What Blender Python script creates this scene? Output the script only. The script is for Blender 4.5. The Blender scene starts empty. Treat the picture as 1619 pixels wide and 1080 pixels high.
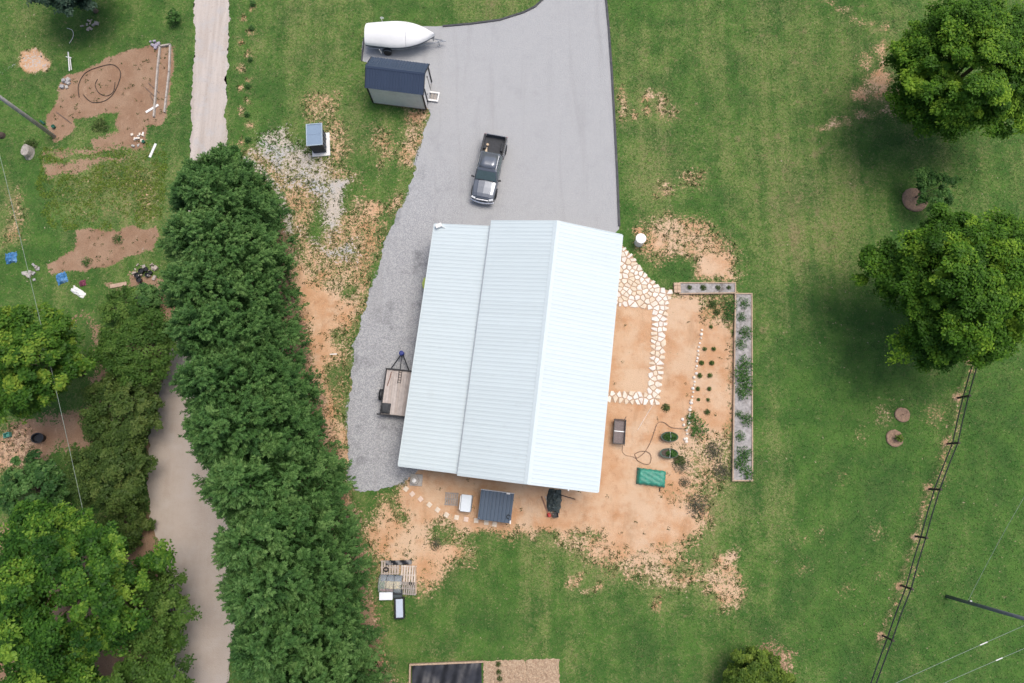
import bpy, bmesh, math, random
import numpy as np
from mathutils import Vector, Matrix

# ------------------------------------------------------------------ camera, sky, sun, exposure
SC = bpy.context.scene
COL = SC.collection
CAM_H = 52.0
FOC = 1080.0                       # focal length in photo pixels (photo 1619 x 1080)
NAD = (831.3, 751.2)               # where the plumb line under the drone meets the photo

def _axes():
    d = np.array([(NAD[0] - 809.5) / FOC, -(NAD[1] - 540) / FOC, -1.0])
    zc = -d / np.linalg.norm(d)
    y = np.array([0, 1, 0.0]) - zc[1] * zc
    y /= np.linalg.norm(y)
    return np.stack([np.cross(y, zc), y, zc])
CAM_M = _axes()

def S(px, py, z=0.0):
    """site survey: world point at height z that lies under a point of the aerial photo"""
    w = CAM_M @ np.array([(px - 809.5) / FOC, -(py - 540) / FOC, -1.0])
    t = (z - CAM_H) / w[2]
    return Vector((t * w[0], t * w[1], z))

cam = bpy.data.cameras.new('camera')
cam.sensor_width = 36.0
cam.lens = 36.0 * FOC / 1619
cam.clip_start = 0.5
cam.clip_end = 6000
cam_o = bpy.data.objects.new('camera', cam)
COL.objects.link(cam_o)
cam_o.matrix_world = Matrix([list(CAM_M[i]) + [[0, 0, CAM_H][i]] for i in range(3)] + [[0, 0, 0, 1]])
SC.camera = cam_o

SUN_EL, SUN_AZ = 68.0, 50.0       # azimuth clockwise from +Y
wd = bpy.data.worlds.new('World')
SC.world = wd
wd.use_nodes = True
wn = wd.node_tree
sky = wn.nodes.new('ShaderNodeTexSky')
sky.sky_type = 'NISHITA'
sky.sun_disc = False
sky.sun_elevation = math.radians(SUN_EL)
sky.sun_rotation = math.radians(SUN_AZ)
sky.air_density = 0.9
sky.dust_density = 5.0
sky.ozone_density = 1.0
wn.links.new(sky.outputs[0], wn.nodes['Background'].inputs[0])
wn.nodes['Background'].inputs[1].default_value = 0.127

sun = bpy.data.lights.new('sun', 'SUN')
sun.energy = 1.2
sun.angle = math.radians(35)
sun.color = (1.0, 0.96, 0.9)
sun_o = bpy.data.objects.new('sun', sun)
COL.objects.link(sun_o)
_el, _az = math.radians(SUN_EL), math.radians(SUN_AZ)
_sd = Vector((math.sin(_az) * math.cos(_el), math.cos(_az) * math.cos(_el), math.sin(_el)))
sun_o.rotation_euler = _sd.to_track_quat('Z', 'Y').to_euler()
sun_o.location = _sd * 80

SC.view_settings.view_transform = 'Standard'
SC.view_settings.look = 'None'
SC.view_settings.gamma = 1.0
SC.view_settings.exposure = 0.5
SC.view_settings.use_curve_mapping = False

random.seed(7)
RNG = np.random.default_rng(11)
PI = math.pi
R = math.radians

# ------------------------------------------------------------------ helpers
class MB:
    """collects simple shapes, builds ONE mesh object"""
    def __init__(self):
        self.v = []; self.f = []
    def add(self, vs, fs):
        n = len(self.v)
        self.v += [tuple(p) for p in vs]
        self.f += [tuple(i + n for i in q) for q in fs]
        return self
    def box(self, c, s, rz=0.0, rx=0.0, ry=0.0):
        hx, hy, hz = s[0] / 2, s[1] / 2, s[2] / 2
        vs = [Vector((x, y, z)) for z in (-hz, hz) for y in (-hy, hy) for x in (-hx, hx)]
        if rx: vs = [Matrix.Rotation(rx, 3, 'X') @ p for p in vs]
        if ry: vs = [Matrix.Rotation(ry, 3, 'Y') @ p for p in vs]
        if rz: vs = [Matrix.Rotation(rz, 3, 'Z') @ p for p in vs]
        c = Vector(c)
        return self.add([p + c for p in vs], [(0, 2, 3, 1), (4, 5, 7, 6), (0, 1, 5, 4), (2, 6, 7, 3), (0, 4, 6, 2), (1, 3, 7, 5)])
    def tube(self, pts, r, n=8, caps=True, closed=False):
        pts = [Vector(p) for p in pts]
        rs = r if isinstance(r, (list, tuple)) else [r] * len(pts)
        rings = []
        prev = None
        for i, p in enumerate(pts):
            if closed:
                t = pts[(i + 1) % len(pts)] - pts[i - 1]
            else:
                t = pts[min(i + 1, len(pts) - 1)] - pts[max(i - 1, 0)]
            t.normalize()
            a = prev if prev is not None else (Vector((0, 0, 1)) if abs(t.z) < 0.9 else Vector((1, 0, 0)))
            u = a - t * a.dot(t)
            if u.length < 1e-5: u = t.orthogonal()
            u.normalize(); prev = u
            w = t.cross(u)
            rings.append([p + (u * math.cos(2 * PI * k / n) + w * math.sin(2 * PI * k / n)) * rs[i] for k in range(n)])
        vs = [q for ring in rings for q in ring]
        m = len(pts)
        fs = []
        for i in range(m if closed else m - 1):
            j = (i + 1) % m
            for k in range(n):
                fs.append((i * n + k, i * n + (k + 1) % n, j * n + (k + 1) % n, j * n + k))
        if caps and not closed:
            fs.append(tuple(range(n - 1, -1, -1)))
            fs.append(tuple((m - 1) * n + k for k in range(n)))
        return self.add(vs, fs)
    def lathe(self, prof, n=20, c=(0, 0, 0), sx=1.0, sy=1.0):
        vs = []
        for r, z in prof:
            for k in range(n):
                a = 2 * PI * k / n
                vs.append((c[0] + r * sx * math.cos(a), c[1] + r * sy * math.sin(a), c[2] + z))
        fs = []
        for i in range(len(prof) - 1):
            for k in range(n):
                fs.append((i * n + k, i * n + (k + 1) % n, (i + 1) * n + (k + 1) % n, (i + 1) * n + k))
        fs.append(tuple(range(n - 1, -1, -1)))
        fs.append(tuple((len(prof) - 1) * n + k for k in range(n)))
        return self.add(vs, fs)
    def prism(self, poly, z0, z1):
        n = len(poly)
        vs = [(p[0], p[1], z0) for p in poly] + [(p[0], p[1], z1) for p in poly]
        fs = [tuple(range(n - 1, -1, -1)), tuple(range(n, 2 * n))]
        fs += [(i, (i + 1) % n, n + (i + 1) % n, n + i) for i in range(n)]
        return self.add(vs, fs)
    def loft(self, rings, cap=True):
        n = len(rings[0]); m = len(rings)
        vs = [p for r in rings for p in r]
        fs = []
        for i in range(m - 1):
            for k in range(n):
                fs.append((i * n + k, i * n + (k + 1) % n, (i + 1) * n + (k + 1) % n, (i + 1) * n + k))
        if cap:
            fs.append(tuple(range(n - 1, -1, -1)))
            fs.append(tuple((m - 1) * n + k for k in range(n)))
        return self.add(vs, fs)
    def sheet(self, rows):
        """open grid of points, rows of equal length"""
        m = len(rows); n = len(rows[0])
        fs = [(i * n + k, i * n + k + 1, (i + 1) * n + k + 1, (i + 1) * n + k) for i in range(m - 1) for k in range(n - 1)]
        return self.add([p for r in rows for p in r], fs)
    def mesh(self, name, mat, smooth=False):
        me = bpy.data.meshes.new(name)
        me.from_pydata([tuple(p) for p in self.v], [], self.f)
        bm = bmesh.new(); bm.from_mesh(me)
        bmesh.ops.recalc_face_normals(bm, faces=bm.faces)
        bm.to_mesh(me); bm.free()
        me.materials.append(mat)
        if smooth:
            me.polygons.foreach_set('use_smooth', [True] * len(me.polygons))
        return me
    def build(self, name, mat, parent=None, smooth=False, bevel=0.0, sub=0, solid=0.0):
        me = self.mesh(name, mat, smooth)
        return link(name, me, parent, bevel, sub, solid)

def link(name, me, parent=None, bevel=0.0, sub=0, solid=0.0, loc=None, rz=0.0):
    o = bpy.data.objects.new(name, me)
    COL.objects.link(o)
    o.parent = parent
    if loc is not None: o.location = loc
    if rz: o.rotation_euler[2] = rz
    if solid:
        m = o.modifiers.new('solid', 'SOLIDIFY'); m.thickness = solid; m.offset = 0
    if bevel:
        m = o.modifiers.new('bevel', 'BEVEL'); m.width = bevel; m.segments = 2; m.limit_method = 'ANGLE'; m.angle_limit = R(35)
    if sub:
        m = o.modifiers.new('sub', 'SUBSURF'); m.levels = sub; m.render_levels = sub
    return o

def tag(o, label=None, cat=None, group=None, kind=None):
    if label: o['label'] = label
    if cat: o['category'] = cat
    if group: o['group'] = group
    if kind: o['kind'] = kind
    return o

def thing(name, label, cat, loc=(0, 0, 0), rz=0.0, group=None):
    o = bpy.data.objects.new(name, None)
    o.empty_display_size = 0.3
    COL.objects.link(o)
    o.location = loc
    o.rotation_euler[2] = rz
    return tag(o, label, cat, group)

def copy_tree(o, parent=None):
    c = o.copy(); COL.objects.link(c); c.parent = parent
    for ch in list(o.children): copy_tree(ch, c)
    return c

ORD = ['first', 'second', 'third', 'fourth', 'fifth', 'sixth', 'seventh', 'eighth', 'ninth', 'tenth', 'eleventh', 'twelfth', 'thirteenth', 'fourteenth', 'fifteenth', 'sixteenth']

# ------------------------------------------------------------------ materials
class NT:
    def __init__(self, name):
        self.m = bpy.data.materials.new(name); self.m.use_nodes = True
        self.t = self.m.node_tree; self.n = self.t.nodes; self.l = self.t.links
        self.b = self.n['Principled BSDF']
        self.pos = None
    def P(self):
        if self.pos is None:
            self.pos = self.n.new('ShaderNodeNewGeometry').outputs['Position']
        return self.pos
    def obj(self):
        return self.n.new('ShaderNodeTexCoord').outputs['Object']
    def set(self, node, key, v):
        if v is None: return
        if hasattr(v, 'is_output') or isinstance(v, bpy.types.NodeSocket): self.l.new(v, node.inputs[key])
        else:
            if isinstance(v, tuple) and len(v) == 3 and node.inputs[key].type == 'RGBA': v = (*v, 1)
            node.inputs[key].default_value = v
    def noise(self, scale, detail=4, rough=0.6, vec=None, dist=0.0, stretch=None):
        nd = self.n.new('ShaderNodeTexNoise')
        v = vec if vec is not None else self.P()
        if stretch:
            mp = self.n.new('ShaderNodeMapping'); self.l.new(v, mp.inputs[0])
            mp.inputs['Scale'].default_value = stretch[:3]
            if len(stretch) > 3: mp.inputs['Rotation'].default_value = (0, 0, stretch[3])
            v = mp.outputs[0]
        self.l.new(v, nd.inputs['Vector'])
        nd.inputs['Scale'].default_value = scale; nd.inputs['Detail'].default_value = detail
        nd.inputs['Roughness'].default_value = rough; nd.inputs['Distortion'].default_value = dist
        return nd.outputs[0]
    def voro(self, scale, feature='F1', vec=None, out='Distance'):
        nd = self.n.new('ShaderNodeTexVoronoi'); nd.feature = feature
        self.l.new(vec if vec is not None else self.P(), nd.inputs['Vector'])
        nd.inputs['Scale'].default_value = scale
        return nd.outputs[out]
    def attr(self, name):
        nd = self.n.new('ShaderNodeAttribute'); nd.attribute_name = name
        return nd.outputs['Fac']
    def math(self, op, a, b=None, c=None):
        nd = self.n.new('ShaderNodeMath'); nd.operation = op
        self.set(nd, 0, a); self.set(nd, 1, b); self.set(nd, 2, c)
        return nd.outputs[0]
    def step(self, v, lo, hi):
        nd = self.n.new('ShaderNodeMapRange'); nd.interpolation_type = 'SMOOTHSTEP'
        self.set(nd, 0, v); nd.inputs[1].default_value = lo; nd.inputs[2].default_value = hi
        return nd.outputs[0]
    def mix(self, f, a, b):
        nd = self.n.new('ShaderNodeMix'); nd.data_type = 'RGBA'
        self.set(nd, 0, f); self.set(nd, 6, a); self.set(nd, 7, b)
        return nd.outputs[2]
    def ramp(self, v, stops):
        nd = self.n.new('ShaderNodeValToRGB'); self.l.new(v, nd.inputs[0])
        e = nd.color_ramp.elements
        while len(e) < len(stops): e.new(0.5)
        for i, (p, c) in enumerate(stops):
            e[i].position = p; e[i].color = (*c, 1)
        return nd.outputs[0]
    def bump(self, h, strength=0.5, dist=0.05):
        nd = self.n.new('ShaderNodeBump'); self.l.new(h, nd.inputs['Height'])
        nd.inputs['Strength'].default_value = strength; nd.inputs['Distance'].default_value = dist
        self.l.new(nd.outputs[0], self.b.inputs['Normal'])
    def color(self, v): self.set(self.b, 'Base Color', v)
    def rough(self, v): self.set(self.b, 'Roughness', v)

MATS = {}
def M(name, col, rough=0.6, var=0.12, scale=6.0, metal=0.0, bump=0.0, bscale=40.0, spec=0.4, dirt=None, dirt_amt=0.3, coat=0.0):
    """plain material with mottling and optional dirt, object coordinates"""
    if name in MATS: return MATS[name]
    t = NT(name)
    v = t.obj()
    n = t.noise(scale, 5, 0.6, vec=v)
    a = tuple(c * (1 - var) for c in col); b = tuple(min(1, c * (1 + var)) for c in col)
    c = t.ramp(n, [(0.3, a), (0.7, b)])
    if dirt:
        d = t.step(t.noise(scale * 0.35, 6, 0.7, vec=v), 0.5, 0.75)
        c = t.mix(t.math('MULTIPLY', d, dirt_amt), c, dirt)
    t.color(c)
    t.rough(rough)
    t.b.inputs['Metallic'].default_value = metal
    t.b.inputs['Specular IOR Level'].default_value = spec
    if coat: t.b.inputs['Coat Weight'].default_value = coat
    if bump: t.bump(t.noise(bscale, 4, 0.6, vec=v), bump, 0.02)
    MATS[name] = t.m
    return t.m

def grass_color(t, dry):
    p = t.P()
    big = t.noise(0.09, 4, 0.6)
    mid = t.noise(0.55, 5, 0.65)
    fine = t.noise(4.6, 5, 0.75)
    grain = t.noise(13.0, 3, 0.7)
    mow = t.noise(0.9, 2, 0.5, stretch=(1.0, 0.06, 1.0, R(4)))
    tint = t.noise(0.22, 3, 0.6, vec=t.math_vec(p, (31, 7, 0)))
    lush = t.mix(t.step(mid, 0.35, 0.65), (0.044, 0.114, 0.022), (0.072, 0.158, 0.030))
    warm = t.mix(t.step(fine, 0.3, 0.7), (0.095, 0.170, 0.034), (0.158, 0.206, 0.064))
    straw = t.mix(t.step(fine, 0.3, 0.7), (0.135, 0.135, 0.055), (0.25, 0.21, 0.105))
    k = t.math('ADD', t.math('MULTIPLY', t.math('SUBTRACT', mid, 0.5), 0.9), t.math('MULTIPLY', t.math('SUBTRACT', mow, 0.5), 0.95))
    mow2 = t.noise(1.1, 2, 0.5, vec=t.math_vec(p, (5, 3, 0)), stretch=(1.0, 0.07, 1.0, R(58)))
    k = t.math('ADD', k, t.math('MULTIPLY', t.math('SUBTRACT', mow2, 0.5), 0.6))
    k = t.math('ADD', k, t.math('MULTIPLY', t.math('SUBTRACT', big, 0.5), 1.3))
    k = t.math('ADD', k, t.math('MULTIPLY', t.math('SUBTRACT', fine, 0.5), 1.3))
    k = t.math('ADD', k, t.math('MULTIPLY', t.math('SUBTRACT', grain, 0.5), 0.9))
    k = t.math('ADD', k, dry)
    c = t.mix(t.step(k, -0.05, 0.5), lush, warm)
    c = t.mix(t.step(k, 0.42, 0.95), c, straw)
    c = t.mix(t.math('MULTIPLY', t.step(tint, 0.46, 0.68), 0.5), c, (0.034, 0.088, 0.022))
    wisp = t.noise(1.5, 4, 0.6, dist=2.6)
    wisp = t.step(t.math('ABSOLUTE', t.math('SUBTRACT', wisp, 0.5)), 0.05, 0.0)
    c = t.mix(t.math('MULTIPLY', wisp, t.math('MULTIPLY_ADD', t.step(k, -0.3, 0.6), 0.55, 0.12)), c, (0.27, 0.25, 0.12))
    worn = t.step(t.math('ADD', t.noise(0.75, 6, 0.7, vec=t.math_vec(p, (9, 40, 0))), t.math('MULTIPLY', dry, 0.16)), 0.61, 0.72)
    c = t.mix(t.math('MULTIPLY', worn, 0.6), c, t.mix(grain, (0.17, 0.15, 0.07), (0.29, 0.235, 0.13)))
    return c
def _mv(self, p, off):
    nd = self.n.new('ShaderNodeVectorMath'); nd.operation = 'ADD'
    self.l.new(p, nd.inputs[0]); nd.inputs[1].default_value = off
    return nd.outputs[0]
NT.math_vec = _mv
# ------------------------------------------------------------------ ground: one sheet, painted soil / gravel / straw shares
def val_noise(X, Y, cell, seed):
    """smooth value noise in -1..1"""
    r = np.random.default_rng(seed)
    g = r.uniform(-1, 1, (128, 128))
    x = X / cell; y = Y / cell
    i = np.floor(x).astype(int); j = np.floor(y).astype(int)
    u = x - i; v = y - j
    u = u * u * (3 - 2 * u); v = v * v * (3 - 2 * v)
    a = g[i % 128, j % 128]; b = g[(i + 1) % 128, j % 128]; c = g[i % 128, (j + 1) % 128]; d = g[(i + 1) % 128, (j + 1) % 128]
    return (a * (1 - u) + b * u) * (1 - v) + (c * (1 - u) + d * u) * v

def px_poly(pts, off=(0, 0), k=1.0):
    return np.array([S(p[0] / k + off[0], p[1] / k + off[1])[:2] for p in pts])

def sdf(poly, X, Y):
    """signed distance in metres, positive inside"""
    d2 = np.full(X.shape, 1e9); ins = np.zeros(X.shape, bool)
    n = len(poly)
    for i in range(n):
        ax, ay = poly[i]; bx, by = poly[(i + 1) % n]
        ex, ey = bx - ax, by - ay
        t = np.clip(((X - ax) * ex + (Y - ay) * ey) / (ex * ex + ey * ey + 1e-12), 0, 1)
        d2 = np.minimum(d2, (X - ax - t * ex) ** 2 + (Y - ay - t * ey) ** 2)
        if ay != by:
            ins ^= ((ay > Y) != (by > Y)) & (X < ex * (Y - ay) / (by - ay) + ax)
    return np.where(ins, 1, -1) * np.sqrt(d2)

STEP = 0.17
xs = np.arange(-52, 50, STEP); ys = np.arange(-22, 48, STEP)
far = np.array([2, 6, 15, 40, 100, 300, 900, 2500.0])
xs_all = np.concatenate([xs[0] - far[::-1], xs, xs[-1] + far])
ys_all = np.concatenate([ys[0] - far[::-1], ys, ys[-1] + far])
GX, GY = np.meshgrid(xs_all, ys_all, indexing='ij')
WX = GX + 0.35 * val_noise(GX, GY, 1.6, 1) + 0.18 * val_noise(GX, GY, 0.6, 2)
WY = GY + 0.35 * val_noise(GX, GY, 1.6, 3) + 0.18 * val_noise(GX, GY, 0.6, 4)
LAY = {k: np.zeros(GX.shape) for k in ('soil', 'pale', 'brown', 'dry', 'grey', 'dark')}

def paint(layer, pts, dens, soft=0.6, off=(0, 0), k=1.0, mode='max', warp=True):
    poly = px_poly(pts, off, k)
    m = 2 * soft + 1.5
    sel = (GX > poly[:, 0].min() - m) & (GX < poly[:, 0].max() + m) & (GY > poly[:, 1].min() - m) & (GY < poly[:, 1].max() + m)
    if not sel.any(): return
    d = sdf(poly, (WX if warp else GX)[sel], (WY if warp else GY)[sel])
    w = np.clip(d / soft * 0.5 + 0.5, 0, 1) * dens
    L = LAY[layer]
    if mode == 'max': L[sel] = np.maximum(L[sel], w)
    elif mode == 'add': L[sel] = np.clip(L[sel] + w, -1, 1)
    else: L[sel] = L[sel] * (1 - np.clip(d / soft * 0.5 + 0.5, 0, 1) * dens)

def blob(cx, cy, r, ry=None, n=9):
    ry = ry or r
    return [(cx + r * math.cos(2 * PI * i / n), cy + ry * math.sin(2 * PI * i / n)) for i in range(n)]

# -- red-orange soil round the barn and the kitchen garden
paint('soil', [(940, 470), (1060, 466), (1160, 470), (1160, 700), (1150, 770), (1120, 830), (1070, 868), (1000, 880), (900, 862), (820, 845), (740, 850), (660, 850), (610, 810), (630, 770), (660, 700), (940, 700)], 0.93, 0.9)
paint('soil', [(600, 790), (720, 800), (760, 850), (735, 890), (690, 905), (660, 935), (600, 900), (575, 850)], 0.80, 1.0)
paint('soil', [(570, 835), (640, 800), (720, 880), (690, 925), (665, 945), (640, 890), (590, 870)], 0.70, 0.7)
paint('soil', [(860, 840), (1010, 850), (1110, 850), (1060, 905), (1000, 915), (930, 895)], 0.70, 1.0)
paint('soil', [(1005, 880), (1060, 900), (1110, 905), (1165, 870), (1175, 950), (1140, 960), (1110, 925), (1050, 935), (1010, 915)], 0.60, 0.6)
for b in [(1150, 885, 22, 13), (1052, 916, 18, 8), (1100, 915, 14, 6), (1150, 930, 10, 16), (1162, 952, 9, 6), (1112, 935, 9, 7), (1040, 952, 7, 5), (948, 930, 8, 6), (912, 918, 12, 6), (932, 938, 6, 4), (985, 903, 14, 5), (1098, 893, 9, 7)]:
    paint('soil', blob(*b), 0.72, 0.4)
paint('dry', [(880, 870), (1120, 880), (1180, 960), (1120, 990), (950, 980), (860, 930)], 0.30, 2.0)
# grey-green weedy corner south of the garden
paint('soil', [(1075, 700), (1160, 680), (1160, 770), (1130, 830), (1085, 790)], 0.45, 0.8, mode='mul')
paint('soil', [(1100, 775), (1150, 750), (1185, 790), (1140, 840), (1095, 815)], 0.30, 0.8, mode='mul')
paint('soil', [(1105, 470), (1160, 470), (1160, 520), (1110, 515)], 0.42, 0.5, mode='mul')
paint('soil', [(1030, 755), (1080, 770), (1095, 800), (1060, 790)], 0.3, 0.6, mode='mul')
paint('dry', [(1075, 690), (1160, 680), (1160, 830), (1085, 820)], 0.45, 1.0)
# green strip by the south-west corner path and the lawn tongue
for b in [(760, 853, 40, 16), (690, 845, 16, 18), (630, 800, 9, 8), (712, 838, 10, 16), (640, 818, 14, 10), (930, 846, 26, 9), (868, 850, 20, 10)]:
    paint('soil', blob(*b), 0.75, 0.5, mode='mul')
# -- west strip between cypress row and gravel
paint('soil', [(365, 235), (430, 225), (500, 240), (560, 270), (600, 320), (612, 365), (592, 425), (572, 500), (556, 560), (549, 640), (551, 760), (535, 720), (515, 620), (495, 540), (470, 430), (440, 320)], 0.50, 1.0)
paint('soil', [(455, 390), (500, 440), (560, 460), (590, 400), (575, 470), (545, 560), (515, 590), (530, 680), (553, 720), (560, 860), (520, 700), (490, 560), (460, 440)], 0.80, 0.8)
paint('soil', [(470, 440), (540, 455), (550, 490), (520, 530), (495, 520), (475, 480)], 0.97, 0.7)
paint('soil', [(480, 520), (512, 530), (520, 600), (545, 680), (555, 760), (535, 700), (505, 600)], 0.92, 0.6)
paint('soil', blob(590, 325, 16, 18), 0.78, 0.6)
paint('soil', [(645, 180), (668, 185), (668, 240), (650, 290), (632, 330), (615, 345), (610, 320), (630, 260), (640, 220)], 0.60, 0.8)
paint('soil', [(585, 195), (620, 200), (640, 245), (600, 270), (570, 240)], 0.44, 0.8)
paint('soil', [(512, 185), (540, 190), (560, 240), (530, 275), (510, 240)], 0.48, 0.8)
paint('soil', [(478, 150), (535, 150), (530, 195), (480, 195)], 0.45, 0.8)
paint('soil', [(640, 170), (678, 172), (672, 205), (650, 200)], 0.62, 0.5)
for b in [(635, 285, 26, 22), (558, 300, 20, 14), (503, 350, 16, 26), (500, 370, 14, 10), (553, 460, 9, 9), (536, 535, 10, 12), (528, 600, 12, 20), (600, 300, 14, 20), (545, 320, 12, 20), (588, 245, 14, 10)]:
    paint('soil', blob(*b), 0.75, 0.6, mode='mul')
# pale washed gravel in that strip
paint('pale', [(420, 200), (455, 205), (500, 240), (535, 275), (555, 280), (540, 330), (535, 375), (520, 400), (505, 340), (480, 300), (450, 300), (420, 260), (400, 240)], 0.56, 0.9)
paint('pale', [(518, 285), (550, 278), (540, 330), (532, 375), (520, 360), (512, 310)], 0.82, 0.5)
paint('pale', [(450, 245), (505, 235), (510, 275), (470, 290)], 0.62, 0.6)
paint('pale', [(430, 200), (455, 195), (470, 230), (445, 250)], 0.6, 0.6)
paint('pale', [(470, 360), (520, 390), (560, 385), (570, 415), (520, 410), (490, 390)], 0.62, 0.8)
paint('pale', [(365, 240), (400, 242), (450, 300), (470, 370), (455, 380), (430, 300), (390, 262)], 0.66, 0.6)
# gravel spilling over the west edge of the drive
paint('grey', [(676, 190), (650, 290), (612, 390), (585, 470), (560, 570), (550, 680), (551, 760), (640, 760), (700, 400), (720, 200)], 0.95, 0.5)
# -- north-east patch by the barn
paint('soil', [(1012, 355), (1060, 335), (1110, 345), (1160, 385), (1172, 435), (1150, 447), (1100, 443), (1090, 415), (1045, 418), (1010, 400)], 0.58, 1.0)
paint('soil', [(1100, 400), (1160, 398), (1165, 440), (1100, 442)], 0.85, 0.6)
paint('soil', [(1025, 372), (1055, 368), (1062, 398), (1030, 400)], 0.78, 0.5)
paint('soil', [(1000, 362), (1012, 360), (1022, 390), (1005, 392)], 0.75, 0.4)
paint('soil', [(1037, 280), (1060, 275), (1062, 305), (1028, 312)], 0.52, 0.6)
paint('soil', [(1070, 265), (1112, 270), (1110, 295), (1075, 290)], 0.42, 0.6)
for b in [(984, 163, 7, 26), (1004, 180, 5, 8), (1028, 150, 10, 12), (1046, 163, 8, 20), (1064, 180, 8, 8), (1022, 178, 5, 8)]:
    paint('soil', blob(*b), 0.64, 0.5)
paint('dry', [(975, 60), (1040, 60), (1070, 200), (1060, 330), (980, 330)], 0.38, 2.0)
paint('dark', blob(1070, 427, 23, 17), 1.0, 0.4)
for b in [(1070, 427, 24, 18)]:
    paint('soil', blob(*b), 0.9, 0.5, mode='mul')
# -- bare spots by the right-hand trees
for b in [(1392, 130, 20, 24), (1365, 145, 14, 12), (1398, 100, 8, 12), (1425, 155, 12, 9), (1450, 147, 9, 9), (1395, 78, 8, 12), (1370, 95, 6, 12)]:
    paint('soil', blob(*b), 0.68, 0.6)
paint('soil', [(1395, 140), (1480, 150), (1490, 175), (1430, 180), (1400, 165)], 0.45, 1.0)
for b in [(1318, 198, 14, 6), (1340, 190, 9, 5), (1303, 204, 8, 4), (1370, 177, 12, 5), (1405, 172, 9, 4)]:
    paint('soil', blob(*b), 0.66, 0.4)
for i in range(9):
    paint('soil', blob(1300 + i * 13, 4 + i * 6 + random.uniform(-6, 6), 7, 4), 0.55, 0.4)
paint('dry', [(1200, 0), (1480, 0), (1440, 100), (1330, 180), (1220, 120)], 0.30, 3.0)
paint('dry', [(1180, 190), (1330, 200), (1370, 330), (1350, 420), (1260, 520), (1200, 560), (1190, 420)], 0.42, 3.0)
paint('dry', [(1195, 560), (1240, 540), (1255, 900), (1240, 1010), (1200, 960)], 0.30, 2.0)
paint('soil', [(1460, 640), (1490, 640), (1492, 668), (1465, 660)], 0.42, 0.8)
paint('soil', [(1385, 640), (1405, 640), (1402, 668), (1388, 668)], 0.42, 0.8)
for q in [(1532, 568), (1514, 628), (1497, 700), (1469, 772), (1449, 850), (1424, 927), (1396, 1005)]:
    paint('soil', blob(q[0] - 2, q[1], 6, 7), 0.80, 0.25, warp=False)
paint('soil', [(1533, 575), (1543, 580), (1480, 790), (1440, 900), (1395, 1030), (1388, 1020), (1430, 890), (1475, 750)], 0.33, 0.3)
paint('brown', [(1236, 1012), (1262, 1035), (1262, 1080), (1236, 1085), (1195, 1045), (1190, 1015)], 0.62, 0.8)
paint('soil', [(1225, 1015), (1258, 1035), (1258, 1075), (1240, 1080)], 0.45, 0.7)
paint('dry', [(640, 990), (900, 990), (1100, 1000), (1180, 1090), (640, 1090)], 0.20, 2.0)
paint('dry', [(600, 900), (1200, 950), (1200, 1000), (600, 1000)], 0.12, 2.0)
# -- big dark lawn at the right, plus painted tree shade
paint('dark', [(1470, 800), (1619, 560), (1700, 560), (1700, 1150), (1380, 1150)], 0.75, 6.0)
paint('dark', [(1200, 560), (1420, 640), (1480, 760), (1380, 1100), (1000, 1100), (600, 1000), (700, 930), (1180, 960)], 0.45, 4.0)
paint('dark', [(1240, 440), (1380, 420), (1420, 600), (1330, 720), (1260, 640)], 0.6, 4.0)  # shade of the larger shade tree, painted into the grass colour
# -- lawn west of the drive
paint('dry', [(440, 0), (560, 0), (550, 200), (470, 220), (430, 100)], 0.16, 2.5)
paint('dry', [(740, -20), (860, -20), (820, 20), (740, 35)], 0.35, 1.2)
for i in range(7):
    yy = 2 + i * 38
    paint('soil', blob(385 - i * 1.2, yy + 26, 5, 5), 0.66, 0.3)
    paint('soil', blob(398 - i * 1.2, yy + 8, 6, 6), 0.56, 0.3)
# -- left garden: brown tilled soil
paint('brown', [(1000, 290), (790, 350), (640, 420), (490, 460), (430, 480), (390, 600), (380, 720), (330, 770), (350, 940), (440, 930), (500, 860), (480, 800), (600, 750), (770, 750), (775, 880), (720, 965), (960, 965), (960, 800), (1040, 835), (1080, 760), (1120, 300)], 1.0, 0.22, k=4.153)
paint('brown', [(490, 470), (700, 455), (990, 430), (1005, 490), (940, 590), (780, 620), (690, 670), (330, 720), (290, 640), (440, 610)], 1.0, 0.22, off=(0, 250), k=4)
paint('brown', [(800, 735), (1020, 740), (1060, 850), (1100, 1030), (1050, 1030), (1000, 870), (870, 880)], 0.95, 0.3, off=(0, 250), k=4)
paint('brown', [(690, 800), (800, 785), (800, 810), (700, 830)], 0.8, 0.3, off=(0, 250), k=4)
for p in [[(70, 240), (150, 232), (235, 228), (235, 238), (150, 243), (70, 246)], [(70, 255), (140, 250), (230, 252), (150, 262), (70, 284)], [(150, 215), (200, 205), (185, 235), (150, 235)]]:
    paint('brown', p, 0.78, 0.35)
paint('soil', [(30, 83), (56, 75), (68, 88), (78, 98), (72, 113), (50, 123), (26, 105)], 1.0, 0.2)
paint('pale', [(30, 83), (56, 75), (68, 88), (78, 98), (72, 113), (50, 123), (26, 105)], 0.42, 0.3)
paint('pale', [(0, 108), (26, 100), (24, 104), (0, 112)], 0.6, 0.3)
paint('dry', [(60, 230), (255, 215), (250, 365), (150, 362), (95, 330)], 0.30, 3.0)
paint('soil', [(70, 240), (250, 225), (255, 350), (180, 360), (100, 340)], 0.16, 1.2)
paint('soil', [(200, 270), (250, 265), (252, 350), (215, 350)], 0.32, 0.8)
paint('dry', [(0, 300), (40, 290), (45, 390), (0, 400)], 0.55, 0.8)
paint('soil', [(10, 310), (38, 295), (42, 385), (5, 395)], 0.40, 0.8)
paint('dark', [(40, 260), (66, 270), (72, 400), (45, 390)], 0.6, 2.0)
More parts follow.
